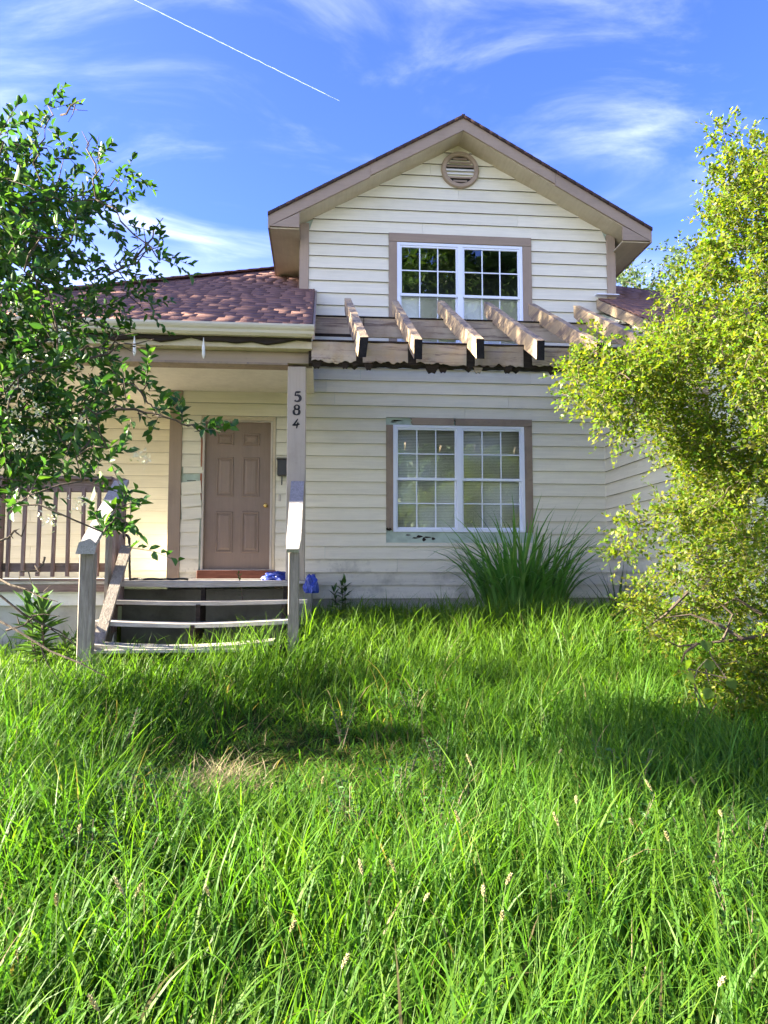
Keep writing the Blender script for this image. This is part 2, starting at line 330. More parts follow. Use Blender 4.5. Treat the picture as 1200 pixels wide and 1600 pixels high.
# ------------------------------------------------------------------ house
W = 10.1; DK = 1.455; LW = 11.3; SB = 1.185; REV = .177
def RZ(Y): return 5.5+.54*(Y-10.1)
house = empty('house', (1.0, 12.0, .5), 'cream lap-sided house with taupe trim, brown shingle roof and front gable', 'house')
wingX = 4.03; wingY = 7.5

def grid_wall(mb, xs, zs, holes, y0, y1):
    for i in range(len(xs)-1):
        for j in range(len(zs)-1):
            cx = (xs[i]+xs[i+1])/2; cz = (zs[j]+zs[j+1])/2
            if any(h[0] < cx < h[1] and h[2] < cz < h[3] for h in holes): continue
            mb.box((xs[i], y0, zs[j]), (xs[i+1], y1, zs[j+1]))
LWIN = (.99, 2.843, 2.09, 3.58); UWIN = (1.048, 2.855, 4.71, 6.2); DOOR = (-1.60, -.66, 1.50, 3.605)
mb = MB()
grid_wall(mb, [-2.03, DOOR[0], DOOR[1], LWIN[0], LWIN[1], wingX], [1.19, DOOR[2], LWIN[2], LWIN[3], DOOR[3], 4.0], [LWIN, DOOR], W, W+.1)
grid_wall(mb, [-.3, UWIN[0], UWIN[1], 4.22], [4.0, UWIN[2], UWIN[3], 6.51], [UWIN], W, W+.1)
mb.prism([(-.3, W, 6.51), (4.22, W, 6.51), (1.95, W, 7.75)], (0, .1, 0))
front_wall = mb.build('wall', M['sheath'], house)
box('foundation', (-2.03, W-.006, .2), (wingX, W+.1, 1.188), M['concrete'], house)
mb = MB(); mb.box((-2.03, W+.11, 1.2), (-1.95, LW, 4.1)); mb.box((-.3, W+.11, 4.0), (-.2, 15.4, 6.5)); mb.box((4.12, W+.11, 4.0), (4.22, 15.4, 6.5))
side_wall = mb.build('wall', M['siding_y'], house)
left_wall = MB().box((-7.2, LW, .3), (-1.95, LW+.1, 4.2)).build('wall', M['sheath'], house)
mb = MB(); mb.box((wingX, wingY+.1, 1.19), (wingX+.1, W+.1, 4.0)); mb.prism([(wingX, W+.1, 4.0), (wingX, wingY+.1, 4.0), (wingX, W+.1, 5.3)], (.1, 0, 0))
mb.box((wingX, wingY, 1.19), (7.9, wingY+.1, 3.98)); wing_wall = mb.build('wall', M['sheath'], house)
mb = MB(); mb.box((wingX-.006+.012, wingY+.0, .2), (7.9, W-.01, 1.188)); mb.build('foundation', M['concrete'], house)
mb = MB(); mb.box((-7.2, 11.42, .3), (-7.1, 22.5, 4.2)); mb.box((7.8, 7.62, .3), (7.9, 22.5, 4.0)); mb.box((-7.2, 22.4, .3), (7.9, 22.5, 4.0)); mb.build('wall', M['siding_y'], house)

def siding(parent, O, u, n, lo, hi, z0, z1, mat, holes=(), maxlen=3.4, seed=1, lowmat=None, lowcond=None, zend=None):
    rs = random.Random(seed); O = Vector(O); u = Vector(u); n = Vector(n); zb = z0
    def piece(a0, a1, b0, b1, zb_, zt_, ZB, ZT, m):
        def fo(z): t = (z-ZB)/(ZT-ZB); return .034+(.008-.034)*t
        def bo(z): t = (z-ZB)/(ZT-ZB); return .013+(.001-.013)*t
        P = lambda s, off, z: O+u*s+n*off+Vector((0, 0, z))
        j = rs.uniform(-.0015, .0015)
        vs = [P(a0, fo(zb_)+j, zb_), P(b0, fo(zb_)+j, zb_), P(b0, bo(zb_)+j, zb_), P(a0, bo(zb_)+j, zb_), P(a1, fo(zt_)+j, zt_), P(b1, fo(zt_)+j, zt_), P(b1, bo(zt_)+j, zt_), P(a1, bo(zt_)+j, zt_)]
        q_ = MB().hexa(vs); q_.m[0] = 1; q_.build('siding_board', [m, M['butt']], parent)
    while zb < z1-.02:
        zt = zb+REV+.02; ZB, ZT = zb, zt
        if zend: zt = min(zt, zend)
        A0, A1, B0, B1 = lo(zb), lo(zt), hi(zb), hi(zt)
        if B1-A1 < .02: B1 = A1+.02
        segs = [(A0, A1, B0, B1, zb, zt)]
        for (h0, h1, hz0, hz1) in holes:
            new = []
            for (a0, a1, b0, b1, q0, q1) in segs:
                vis1 = zb+REV
                if hz0 >= vis1 or hz1 <= zb or h0 >= b0 or h1 <= a0: new.append((a0, a1, b0, b1, q0, q1)); continue
                if h0-a0 > .03: new.append((a0, a1, h0, h0, q0, q1))
                if b0-h1 > .03: new.append((h1, h1, b0, b1, q0, q1))
                ma, mb_ = max(a0, h0), min(b0, h1)
                if hz1 < vis1-.012: new.append((ma, ma, mb_, mb_, hz1, q1))
                if hz0 > zb+.012: new.append((ma, ma, mb_, mb_, q0, min(hz0, q1)))
            segs = new
        for (a0, a1, b0, b1, q0, q1) in segs:
            cuts = []
            if b0-a0 > 1.6 and rs.random() < .75: cuts = [a0+(b0-a0)*rs.uniform(.18, .82)]
            if b0-a0 > 4.5: cuts = sorted([a0+(b0-a0)*rs.uniform(.12, .42), a0+(b0-a0)*rs.uniform(.55, .9)])
            ed = [None]+cuts+[None]
            for k in range(len(ed)-1):
                l0, l1 = (a0, a1) if ed[k] is None else (ed[k]+.0015,)*2
                r0, r1 = (b0, b1) if ed[k+1] is None else (ed[k+1]-.0015,)*2
                m = lowmat if (lowmat and lowcond(.5*(l0+r0), q0)) else mat
                piece(l0, l1, r0, r1, q0, q1, ZB, ZT, m)
        zb += REV
NCO = 18; ZM = SB+NCO*REV
LOOSE = (-1.875, -1.625, SB+5*REV, SB+10*REV)
siding(front_wall, (0, W, 0), (1, 0, 0), (0, -1, 0), lambda z: -1.872, lambda z: wingX-.028, SB, ZM, M['siding'],
       [(.893, 2.955, 1.943, 3.682), (-1.625, -.615, 1.0, 3.66), LOOSE], seed=4, lowmat=M['siding_low'], lowcond=lambda s, z: z < 1.7 and s < 1.3)
GA = 7.70
siding(front_wall, (0, W, 0), (1, 0, 0), (0, -1, 0), lambda z: max(-.19, 1.955-max(GA-z, .01)/.57), lambda z: min(4.10, 1.955+max(GA-z, .01)/.57), ZM, GA-.05, M['siding'],
       [(.93, 2.989, 4.62, 6.33)], seed=9, zend=GA-.02)
siding(left_wall, (0, LW, 0), (1, 0, 0), (0, -1, 0), lambda z: -7.19, lambda z: -2.04, 1.39, 4.0, M['siding'], seed=12)
siding(wing_wall, (wingX, 0, 0), (0, -1, 0), (-1, 0, 0), lambda z: max(-W+.024, -(W-.03-max(0, z-3.95)*0)), lambda z: -(wingY-.0)-.02 if z < 3.85 else -max(wingY+.02, 10.1-(5.28-z)/.54), SB, 5.05, M['siding_y'], seed=15, zend=5.2)
siding(wing_wall, (0, wingY, 0), (1, 0, 0), (0, -1, 0), lambda z: wingX+.1, lambda z: 7.9, SB, 3.9, M['siding'], seed=16)
# loose and shifted short boards beside the door
for k, (dx, dz, an, sl) in enumerate([(0, 0, -.01, 0), (.02, .0, .10, .01), (.012, -.012, .12, .02), (.012, -.02, .115, .02), (.0, .0, .02, 0)]):
    if k == 3: pass
    zb = LOOSE[2]+(k if k < 3 else k)*REV
    if k == 3: zb += .0
    cx, cz = -1.75+dx, zb+.09+dz; c, s_ = math.cos(an), math.sin(an); h = .13; hh = .088 if k != 4 else .075
    vs = []
    for yy in ((W-.030-sl, W-.018-sl),):
        for (a, b) in ((-h, -hh), (h, -hh)): vs.append((cx+a*c-b*s_, yy[0]-.004, cz+a*s_+b*c))
        for (a, b) in ((h, -hh), (-h, -hh)): vs.append((cx+a*c-b*s_, yy[1]-.004, cz+a*s_+b*c))
        for (a, b) in ((-h, hh), (h, hh)): vs.append((cx+a*c-b*s_, yy[0]+.016+sl*.6, cz+a*s_+b*c))
        for (a, b) in ((h, hh), (-h, hh)): vs.append((cx+a*c-b*s_, yy[1]+.012+sl*.6, cz+a*s_+b*c))
    if k == 4:
        vs = [(x+.03, y, z+.075) for x, y, z in vs]
    MB().hexa(vs).build('siding_board', M['siding'], front_wall, label='loose short siding board tilted away from the green sheathing')
box('flashing_strip', (-1.84, W-.012, LOOSE[2]+.60), (-1.66, W-.004, LOOSE[2]+.72), M['sheath'], house)
for k in range(5): box('torn_paper', (-1.80+.01*(k % 2), W-.015, LOOSE[2]+.612+k*.021), (-1.67-.012*(k % 3), W-.0125, LOOSE[2]+.621+k*.021), M['rot'], front_wall)

# corner boards
def cb(a, b, m='trim_z'): return box('corner_board', a, b, M[m], house, .003)
cb((-2.04, W-.04, DK), (-1.876, W-.0005, 4.0)); cb((-.315, W-.042, 5.38), (-.192, W-.0005, 6.42)); cb((4.101, W-.042, 5.30), (4.228, W-.0005, 6.42))
cb((-.325, W-.03, 5.38), (-.3155, W+.12, 6.42)); cb((wingX-.028, W-.03, SB), (wingX-.001, W-.001, 5.0), 'siding')
cb((wingX-.03, wingY-.03, SB), (wingX+.10, wingY-.001, 3.95)); cb((wingX-.03, wingY, SB), (wingX-.0005, wingY+.09, 3.95))

# windows
def window(x0, x1, z0, z1, upper):
    fw = .042; mb = MB(); y0, y1 = W-.034, W+.06; xm = (x0+x1)/2; mw = .036
    for a, b, c, d in ((x0, x0+fw, z0, z1), (x1-fw, x1, z0, z1), (xm-mw, xm+mw, z0+fw, z1-fw)): mb.box((a, y0, c), (b, y1, d))
    for c, d in ((z0, z0+fw), (z1-fw, z1)):
        mb.box((x0+fw, y0+.0015, c), (x1-fw, y1, d))
    win = mb.build('window', M['vinyl'], house, .003, label='upper paired sash window with tree reflections' if upper else 'lower paired sash window with blinds behind the glass')
    zm = z0+(z1-z0)*.495
    for (a, b) in ((x0+fw, xm-mw), (xm+mw, x1-fw)):
        for (c, d, yy, top) in ((zm-.022, z1-fw, W-.022, True), (z0+fw, zm+.022, W+.012, False)):
            s = .026; mb = MB(); g = .0008
            for q in ((a+g, a+s, c+g, d-g), (b-s, b-g, c+g, d-g)): mb.box((q[0], yy, q[2]), (q[1], yy+.03, q[3]))
            for q in ((c+g, c+s+.012 if top else c+s), (d-s, d-g)): mb.box((a+s, yy+.001, q[0]), (b-s, yy+.029, q[1]))
            mb.build('sash', M['vinyl'], win, .002)
            ia, ib, ic, id_ = a+s, b-s, c+(s+.012 if top else s), d-s
            mt = .008 if top or not upper else .007
            xs = [ia+(ib-ia)*k/3 for k in range(4)]; zs = [ic+(id_-ic)*k/2 for k in range(3)]
            for x in xs[1:3]: box('muntin', (x-mt, yy+.008, ic), (x+mt, yy+.022, id_), M['vinyl'], win)
            box('muntin', (ia, yy+.0095, zs[1]-mt), (ib, yy+.0205, zs[1]+mt), M['vinyl'], win)
            for i in range(3):
                for j in range(2):
                    tx = random.uniform(-.004, .004); tz = random.uniform(-.004, .004)
                    mb = MB(); xa, xb, za, zb = xs[i], xs[i+1], zs[j], zs[j+1]; yb = yy+.015
                    mb.add([(xa, yb-tx*.3-tz*.3, za), (xb, yb+tx*.3-tz*.3, za), (xb, yb+tx*.3+tz*.3, zb), (xa, yb-tx*.3+tz*.3, zb)], [(0, 1, 2, 3)])
                    mb.build('pane', M['glass'], win)
    yb = W+.085
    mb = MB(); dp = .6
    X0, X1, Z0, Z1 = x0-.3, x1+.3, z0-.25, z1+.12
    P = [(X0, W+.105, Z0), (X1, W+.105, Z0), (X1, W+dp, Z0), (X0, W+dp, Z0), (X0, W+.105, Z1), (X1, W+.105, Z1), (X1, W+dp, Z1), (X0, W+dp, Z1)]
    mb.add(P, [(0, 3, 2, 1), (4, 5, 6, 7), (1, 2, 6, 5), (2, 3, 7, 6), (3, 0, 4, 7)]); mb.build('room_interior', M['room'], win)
    if upper:
        mb = MB()
        for (a, b) in ((x0+fw, xm-mw), (xm+mw, x1-fw)): mb.box((a, W+.062, z0+fw), (b, W+.066, zm-.01))
        mb.build('roller_shade', M['shade'], win)
    else:
        for (a, b) in ((x0+fw, xm-mw), (xm+mw, x1-fw)):
            mb = MB(); z = z0+.05
            while z < z1-.05:
                mb.hexa([(a+.005, yb-.008, z-.010), (b-.005, yb-.008, z-.010+random.uniform(-.001, .001)), (b-.005, yb-.007, z-.0105), (a+.005, yb-.007, z-.0105), (a+.005, yb+.006, z+.0095), (b-.005, yb+.006, z+.0095), (b-.005, yb+.007, z+.009), (a+.005, yb+.007, z+.009)])
                z += .0215+random.uniform(-.0006, .0006)
            o = mb.build('blind', M['blind'], win); o['kind'] = 'stuff'
    return win
uw = window(*UWIN, True); lw = window(*LWIN, False)
# trim round the windows, broken round the lower one
box('trim_board', (.932, W-.044, 6.203), (2.987, W-.001, 6.328), M['trim_x'], uw, .004)
box('trim_board', (.932, W-.041, 4.62), (1.047, W-.001, 6.202), M['trim_z'], uw, .004); box('trim_board', (2.856, W-.041, 4.62), (2.987, W-.001, 6.202), M['trim_z'], uw, .004)
def jag(name, pts, y0, y1, mat, parent, **kw): return MB().prism([(x, y0, z) for x, z in pts], (0, y1-y0, 0)).build(name, mat, parent, **kw)
jag('trim_board', [(1.26, 3.585), (1.83, 3.583), (1.845, 3.60), (1.835, 3.625), (1.85, 3.65), (1.84, 3.675), (1.30, 3.678), (1.235, 3.672), (1.255, 3.645), (1.24, 3.62)], W-.043, W-.001, M['trim_worn'], lw, label='broken left length of head trim over the lower window')
jag('trim_board', [(1.868, 3.583), (2.952, 3.583), (2.952, 3.678), (1.862, 3.68), (1.856, 3.655), (1.872, 3.63), (1.858, 3.605)], W-.044, W-.001, M['trim_worn'], lw)
jag('trim_board', [(.895, 2.16), (.93, 2.135), (.955, 2.15), (.988, 2.10), (.988, 3.575), (.895, 3.575)], W-.041, W-.001, M['trim_wornz'], lw, label='left side trim of the lower window, rotted at its foot')
box('trim_board', (2.845, W-.041, 2.09), (2.953, W-.001, 3.581), M['trim_wornz'], lw, .004)
box('house_wrap', (.897, W-.010, 1.946), (2.95, W-.002, 2.088), M['sheath'], lw); box('house_wrap', (.897, W-.010, 3.582), (1.26, W-.002, 3.679), M['sheath'], lw)
box('drip_edge', (.885, W-.030, 1.925), (2.96, W-.008, 1.944), M['siding'], lw)
for (x, z, a, b) in [(.95, 2.135, .07, .03), (1.30, 2.01, .05, .012), (1.36, 2.03, .05, .02), (1.42, 1.99, .03, .03), (1.47, 2.02, .06, .012), (1.55, 2.0, .03, .022), (1.2, 2.05, .04, .01), (1.05, 3.64, .09, .012), (1.00, 3.62, .05, .009)]:
    jag('torn_paper', [(x-a, z-b*.3), (x-a*.2, z-b), (x+a, z-b*.2), (x+a*.4, z+b*.6), (x-a*.5, z+b)], W-.0125, W-.0103, M['rot'], lw)

# door
mb = MB(); dx0, dx1, dz0, dz1 = -1.572, -.688, 1.578, 3.585; mb.box((dx0, W+.035, dz0), (dx1, W+.075, dz1))
door = mb.build('door', M['door'], house, .002)
for ca, cb_ in ((.155, .385), (.505, .735)):
    for ta, tb in ((.15, .315), (.48, 1.02), (1.225, 1.78)):
        a, b, c, d = dx0+ca, dx0+cb_, dz1-tb, dz1-ta; mb = MB(); y = W+.035
        def ringq(i0, y0, i1, y1):
            P0 = [(a+i0, y0, c+i0), (b-i0, y0, c+i0), (b-i0, y0, d-i0), (a+i0, y0, d-i0)]; P1 = [(a+i1, y1, c+i1), (b-i1, y1, c+i1), (b-i1, y1, d-i1), (a+i1, y1, d-i1)]
            mb.add(P0+P1, [(k, (k+1) % 4, 4+(k+1) % 4, 4+k) for k in range(4)])
        ringq(0, y-.0005, .006, y-.013); ringq(.006, y-.013, .018, y-.013); ringq(.018, y-.013, .026, y-.0008); ringq(.026, y-.0008, .06, y-.013)
        mb.add([(a+.06, y-.013, c+.06), (b-.06, y-.013, c+.06), (b-.06, y-.013, d-.06), (a+.06, y-.013, d-.06)], [(0, 1, 2, 3)])
        mb.build('door_panel', M['door'], door)
k = MB().lathe([(0, .07), (.014, .069), (.024, .06), (.027, .048), (.022, .036), (.011, .028), (.011, .01), (.03, .008), (.03, 0), (0, 0)], (-.752, W+.035, 2.445), (0, -1, 0)).build('doorknob', M['brass'], door, smooth=True)
fr = MB(); fr.box((-1.6, W-.028, 1.50), (-1.573, W+.09, 3.604)); fr.box((-.687, W-.028, 1.50), (-.659, W+.09, 3.604)); fr.box((-1.573, W-.027, 3.586), (-.687, W+.09, 3.604)); fr.build('door_frame', M['jamb'], house, .003)
mb = MB(); mb.box((-.656, W-.034, 1.47), (-.618, W-.001, 3.66)); mb.box((-1.62, W-.036, 3.607), (-.656, W-.001, 3.658)); mb.build('door_casing', M['soffit'], house, .003)
jag('split_stud', [(-1.622, 2.55), (-1.604, 2.5), (-1.603, 3.3), (-1.622, 3.4), (-1.618, 3.0), (-1.626, 2.8)], W-.022, W-.001, M['redraw'], house, label='bare reddish split wood beside the door frame')
box('door_sill', (-1.64, W-.06, DK), (-.60, W+.09, 1.565), M['redboard'], house, .004); box('threshold', (-1.575, W-.03, 1.5655), (-.685, W+.08, 1.5775), M['jamb'], house)
box('room_interior', (-1.6, W+.076, 1.47), (-.66, W+.1, 3.6), M['room'], house)

# gable vent
vc = Vector((1.96, W, 7.298)); vent = MB().lathe([(.205, .0), (.205, .055), (.225, .075), (.262, .07), (.275, .045), (.275, .012)], vc, (0, -1, 0), 40).build('gable_vent', M['trim_x'], house, smooth=False)
MB().lathe([(0, .024), (.206, .024)], vc, (0, -1, 0), 40).build('vent_backing', M['room'], vent)
for k in range(7):
    z = -.165+k*.055; hw = math.sqrt(max(.0001, .203**2-(abs(z)+.012)**2)); cz = vc.z+z
    MB().hexa([(vc.x-hw, W-.058, cz-.02), (vc.x+hw, W-.058, cz-.02), (vc.x+hw, W-.052, cz-.023), (vc.x-hw, W-.052, cz-.023), (vc.x-hw, W-.030, cz+.022), (vc.x+hw, W-.030, cz+.022), (vc.x+hw, W-.026, cz+.018), (vc.x-hw, W-.026, cz+.018)]).build('louvre', M['white'] if k in (2, 3) else M['trim_x'], vent)

# gable roof over the upper storey
GF = 9.70; GB = 15.4; AX_, AZ = 1.94, 7.87; EXL, EXR, EZ = -.71, 4.59, 6.365; SL = (AZ-EZ)/(AX_-EXL)
mb = MB()
for s, ex in ((-1, EXL), (1, EXR)):
    mb.prism([(AX_, GF+.03, AZ-.035), (ex, GF+.03, EZ-.035), (ex, GF+.03, EZ-.175), (ex-s*.02, GF+.03, EZ-.178), (ex-s*.40, GF+.03, EZ-.02+.055), (AX_, GF+.03, AZ-.195)], (0, GB-GF, 0))
groof = mb.build('gable_roof', M['soffit'], house)
# rake boards, returns, soffits
for s, ex in ((-1, EXL), (1, EXR)):
    xm = ex-s*1.35; zm = EZ+1.35*SL
    for (xa, za, xb, zb) in (((ex-s*.0), EZ, xm, zm), (xm-s*.004, zm+.002, AX_, AZ)):
        MB().prism([(xa, GF, za-.02), (xb, GF, zb-.02), (xb, GF, zb-.195), (xa, GF, za-.175)], (0, .0285, 0)).build('rake_board', M['trim_x'], groof)
    MB().prism([(ex, GF+.002, EZ-.176), (ex-s*.395, GF+.002, EZ-.185), (ex-s*.395, GF+.002, EZ+.395*SL-.198), (ex, GF+.002, EZ-.177)], (0, .0265, 0)).build('eave_return', M['trim_x'], groof)
    box('eave_soffit', (min(ex+(-s)*.0, ex-s*.395), GF+.029, EZ-.20), (max(ex, ex-s*.395), GB, EZ-.186), M['soffit'], groof)
    box('eave_fascia', (min(ex+s*.002, ex+s*.026), GF+.002, EZ-.205), (max(ex+s*.002, ex+s*.026), GB, EZ-.03), M['trim_y'], groof)
# shingle layer with ragged front edge
def tint_mesh(mb, name, mat, parent, cols):
    o = npmesh(name, np.array(mb.v), quads=np.array(mb.f), mat=mat, parent=parent, col=np.repeat(np.array(cols), 8, 0)); o['kind'] = 'stuff'; return o
def shcol(): 
    t = random.random(); b = random.uniform(.97, 1.03); c = (.24, .135, .108) if t < .85 else (.222, .125, .102); return [x*b for x in c]
mb = MB(); cols = []
for s, ex in ((-1, EXL), (1, EXR)):
    L_ = AX_-EXL+.03; k = 0; n = 22
    for k in range(n):
        for r in range(0, 40):
            if r > 0 and k > 0 and r > 2: break
            xa = ex+s*.03-s*k*L_/n; xb = xa-s*(L_/n+.02); y0 = GF-.022-random.uniform(0, .003) if r == 0 else GF+.28*r; y1 = y0+.30 if r < 2 else GB
            za = EZ-.03*SL+k*L_/n*SL+.004; zb = za+(L_/n+.02)*SL; th = .022
            v = [(xa, y0, za-.024), (xb, y0, zb-.024), (xb, y1, zb-.024), (xa, y1, za-.024), (xa, y0, za+th), (xb, y0, zb+th-.004), (xb, y1, zb+th-.004), (xa, y1, za+th)]
            mb.hexa(v); cols.append([.075+.02*random.random(), .055, .05])
tint_mesh(mb, 'shingles', M['shingle'], groof, cols)

# main hipped roof
def onroof(x, y):
    d = ray(x, y); k0 = 5.5-.54*10.1; t = (k0-EYE)/(d.z-.54*d.y); return Vector((d.x*t, d.y*t, EYE+d.z*t))
PL = onroof(425, 420); PR = onroof(960, 446); print('hips', PL, PR, onroof(100, 452), onroof(1035, 455))
EY = 7.47
def hipL(Y): return PL.x-(PL.y-Y)*HLS
def hipR(Y): return PR.x+(PR.y-Y)*HRS
p2 = onroof(120, 451); HLS = max(.55, min(1.15, (PL.x-p2.x)/(PL.y-p2.y))); HRS = .95
TOPY = min(15.2, PL.y+1.2)
mb = MB()
def sheet(pts, t=.05): mb.prism([(x, y, z-.03) for x, y, z in pts], (0, 0, -t))
zr = lambda x, y: (x, y, RZ(y))
XRP = -.10; XRW = 3.97
sheet([zr(hipL(EY), EY), zr(XRP, EY), zr(XRP, W+.0), zr(hipL(W), W)]); sheet([zr(hipL(W), W+.001), zr(-.33, W+.001), zr(-.33, TOPY), zr(hipL(TOPY), TOPY)])
sheet([zr(XRW, EY), zr(hipR(EY), EY), zr(hipR(W), W), zr(XRW, W)]); sheet([zr(4.24, W+.001), zr(hipR(W), W+.001), zr(hipR(PR.y+.8), PR.y+.8), zr(4.24, PR.y+.8)])
tl = zr(hipL(TOPY), TOPY); tr = zr(hipR(PR.y+.8), PR.y+.8)
mb.add([zr(hipL(EY), EY), tl, (tl[0], 23, tl[2]), (hipL(EY), 23, RZ(EY))], [(0, 1, 2, 3)]); mb.add([zr(hipR(EY), EY), tr, (tr[0], 23, tr[2]), (hipR(EY), 23, RZ(EY))], [(0, 1, 2, 3)])
roof = mb.build('roof', M['rot'], house)
mb = MB(); cols = []; st = .17
def course(k, xlo, xhi, y0):
    x = xlo-random.uniform(0, .25); 
    while x < xhi:
        wd = random.choice([.14, .19, .24, .3]); xa = max(x, xlo); xb = min(x+wd, xhi)
        if xb-xa > .01:
            th = random.choice([.007, .008, .009]); yb = y0+st+.03; dy = 0
            z0, z1 = RZ(y0+dy), RZ(yb)
            v = [(xa, y0+dy, z0-.028), (xb-.004, y0+dy, z0-.028), (xb-.004, yb, z1-.03), (xa, yb, z1-.03), (xa, y0+dy, z0+th-.012), (xb-.004, y0+dy, z0+th-.012), (xb-.004, yb, z1-.012), (xa, yb, z1-.012)]
            mb.hexa(v); cols.append(shcol())
        x += wd
y = EY-.02; k = 0
while y < TOPY-.1:
    course(k, max(hipL(y)+.02, -7.0), XRP-.001 if y < W-.03 else -.335, y); y += st; k += 1
tint_mesh(mb, 'shingles', M['shingle'], roof, cols)
mb = MB(); cols = []; y = EY-.02
while y < PR.y+.6:
    course(k, XRW-.005 if y < W-.03 else 4.245, min(hipR(y)-.02, 8.2), y); y += st; k += 1
tint_mesh(mb, 'shingles', M['shingle'], roof, cols)
mb = MB(); cols = []; y = EY
while y < TOPY-.15:       # hip caps
    a, b = Vector((hipL(y), y, RZ(y))), Vector((hipL(y+.26), y+.26, RZ(y+.26)))
    if a.x > -7.5: mb.bar(a+Vector((0, 0, .012)), b+Vector((0, 0, .0)), .24, .022); cols.append(shcol())
    y += .2
tint_mesh(mb, 'hip_caps', M['shingle'], roof, cols)
# wing rake, flashing, gutter, fascia, frieze, ceiling
MB().prism([(XRW-.012, W-.03, RZ(W-.03)-.03), (XRW-.012, EY, RZ(EY)-.03), (XRW-.012, EY, RZ(EY)-.17), (XRW-.012, W-.03, RZ(W-.03)-.17)], (-.025, 0, 0)).build('rake_board', M['rafter'], roof)
MB().prism([(XRP+.001, W-.03, RZ(W-.03)-.03), (XRP+.001, EY, RZ(EY)-.03), (XRP+.001, EY, RZ(EY)-.15), (XRP+.001, W-.03, RZ(W-.03)-.15)], (.022, 0, 0)).build('rake_board', M['trim_y'], roof)
box('flashing', (XRW-.06, W-.12, RZ(W)-.0), (4.24, W-.04, RZ(W)+.012), M['vinyl'], roof)
prof = [(7.545, 4.072), (7.545, 3.962), (7.49, 3.962), (7.462, 3.985), (7.455, 4.01), (7.435, 4.03), (7.425, 4.052), (7.425, 4.073), (7.438, 4.073), (7.438, 4.056), (7.447, 4.035), (7.467, 4.013), (7.472, 3.99), (7.494, 3.972), (7.537, 3.972), (7.537, 4.072)]
MB().prism([(-7.2, y, z) for y, z in prof], (7.12, 0, 0)).build('gutter', M['gutter'], roof)
MB().prism([(4.0, y, z) for y, z in prof], (3.9, 0, 0)).build('gutter', M['gutter'], roof)
n = 46; xs = [-7.2+7.09*i/n for i in range(n+1)]; bot = [3.935+.02*math.sin(i*1.7)-(.03*random.random() if 26 < i < 45 else 0)-(.02 if i in (33, 34, 41) else 0) for i in range(n+1)]
jag('fascia', [(x, z) for x, z in zip(xs, bot)]+[(x, 4.03) for x in xs[::-1]], 7.547, 7.598, M['rot'], roof, label='dark rotted fascia behind the porch gutter')
box('fascia', (4.0, 7.547, 3.92), (7.9, 7.598, 4.03), M['trim_x'], roof)
box('frieze_board', (-7.2, 7.60, 3.868), (-.105, 7.745, 3.975), M['soffit'], house, .003); box('eave_soffit', (4.15, 7.3, 3.90), (7.9, 7.545, 3.915), M['soffit'], roof)
box('porch_beam', (-7.2, 7.725, 3.745), (-.104, 7.90, 3.867), M['trim_x'], house, .004); box('beam_trim', (-7.2, 7.712, 3.722), (-.362, 7.92, 3.744), M['trim_wornz'], house)
box('porch_ceiling', (-7.2, 7.902, 4.0), (-.104, LW-.001, 4.03), M['ceiling'], house)
post = box('porch_post', (-.36, 7.75, DK), (-.165, 7.94, 3.721), M['post'], house, .006, label='taupe porch post carrying the black numerals 584')
# numerals, brushed on the post
def stroke(name, pts, wds, cx, cz, h, lab):
    mb = MB(); P = [Vector((cx+x*h, 0, cz+z*h)) for x, z in pts]; n = len(P); up_ = []
    for i in range(n):
        d = P[min(i+1, n-1)]-P[max(0, i-1)]; d.normalize(); nn = Vector((-d.z, 0, d.x)); wv = wds[i]*h*.66; up_.append((P[i]+nn*wv, P[i]-nn*wv))
    for i in range(n-1):
        a, b = up_[i]; c, d = up_[i+1]; y0, y1 = 7.7455, 7.7490
        mb.hexa([(a.x, y0, a.z), (b.x, y0, b.z), (d.x, y0, d.z), (c.x, y0, c.z), (a.x, y1, a.z), (b.x, y1, b.z), (d.x, y1, d.z), (c.x, y1, c.z)])
    return mb
def digit(parts, cx, cz, h, lab):
    mb = MB()
    for pts, wds in parts: q = stroke('', pts, wds, cx, cz, h, lab); mb.add(q.v, q.f)
    mb.build('numeral', M['ink'], post, label=lab)
arc = lambda cx, cz, rx, rz, a0, a1, n: [(cx+rx*math.cos(R(a0+(a1-a0)*i/n)), cz+rz*math.sin(R(a0+(a1-a0)*i/n))) for i in range(n+1)]
c5 = arc(.0, -.17, .30, .30, 130, -140, 12)
digit([([(.33, .46), (.1, .42), (-.14, .43)], [.07, .16, .12]), ([(-.13, .46), (-.17, .2), (-.2, .06)], [.07, .1, .08]), (c5, [.06, .09, .13, .17, .2, .21, .21, .2, .17, .14, .11, .1, .16])], -.258, 3.395, .112, 'black numeral 5')
digit([(arc(.02, .24, .21, .22, 90, 450, 16), [.09]*3+[.15]*4+[.08]*3+[.15]*4+[.1]*3), (arc(-.01, -.2, .27, .27, 90, 450, 16), [.09]*3+[.17]*4+[.09]*3+[.18]*4+[.1]*3)], -.262, 3.252, .112, 'black numeral 8')
digit([([(.18, .46), (.02, .2), (-.2, -.1), (-.33, -.16)], [.06, .12, .12, .06]), ([(-.33, -.15), (0, -.12), (.12, -.1), (.34, -.04)], [.1, .13, .08, .12]), ([(.2, .12), (.12, -.12), (.06, -.46)], [.08, .13, .07])], -.268, 3.105, .112, 'worn black numeral 4')

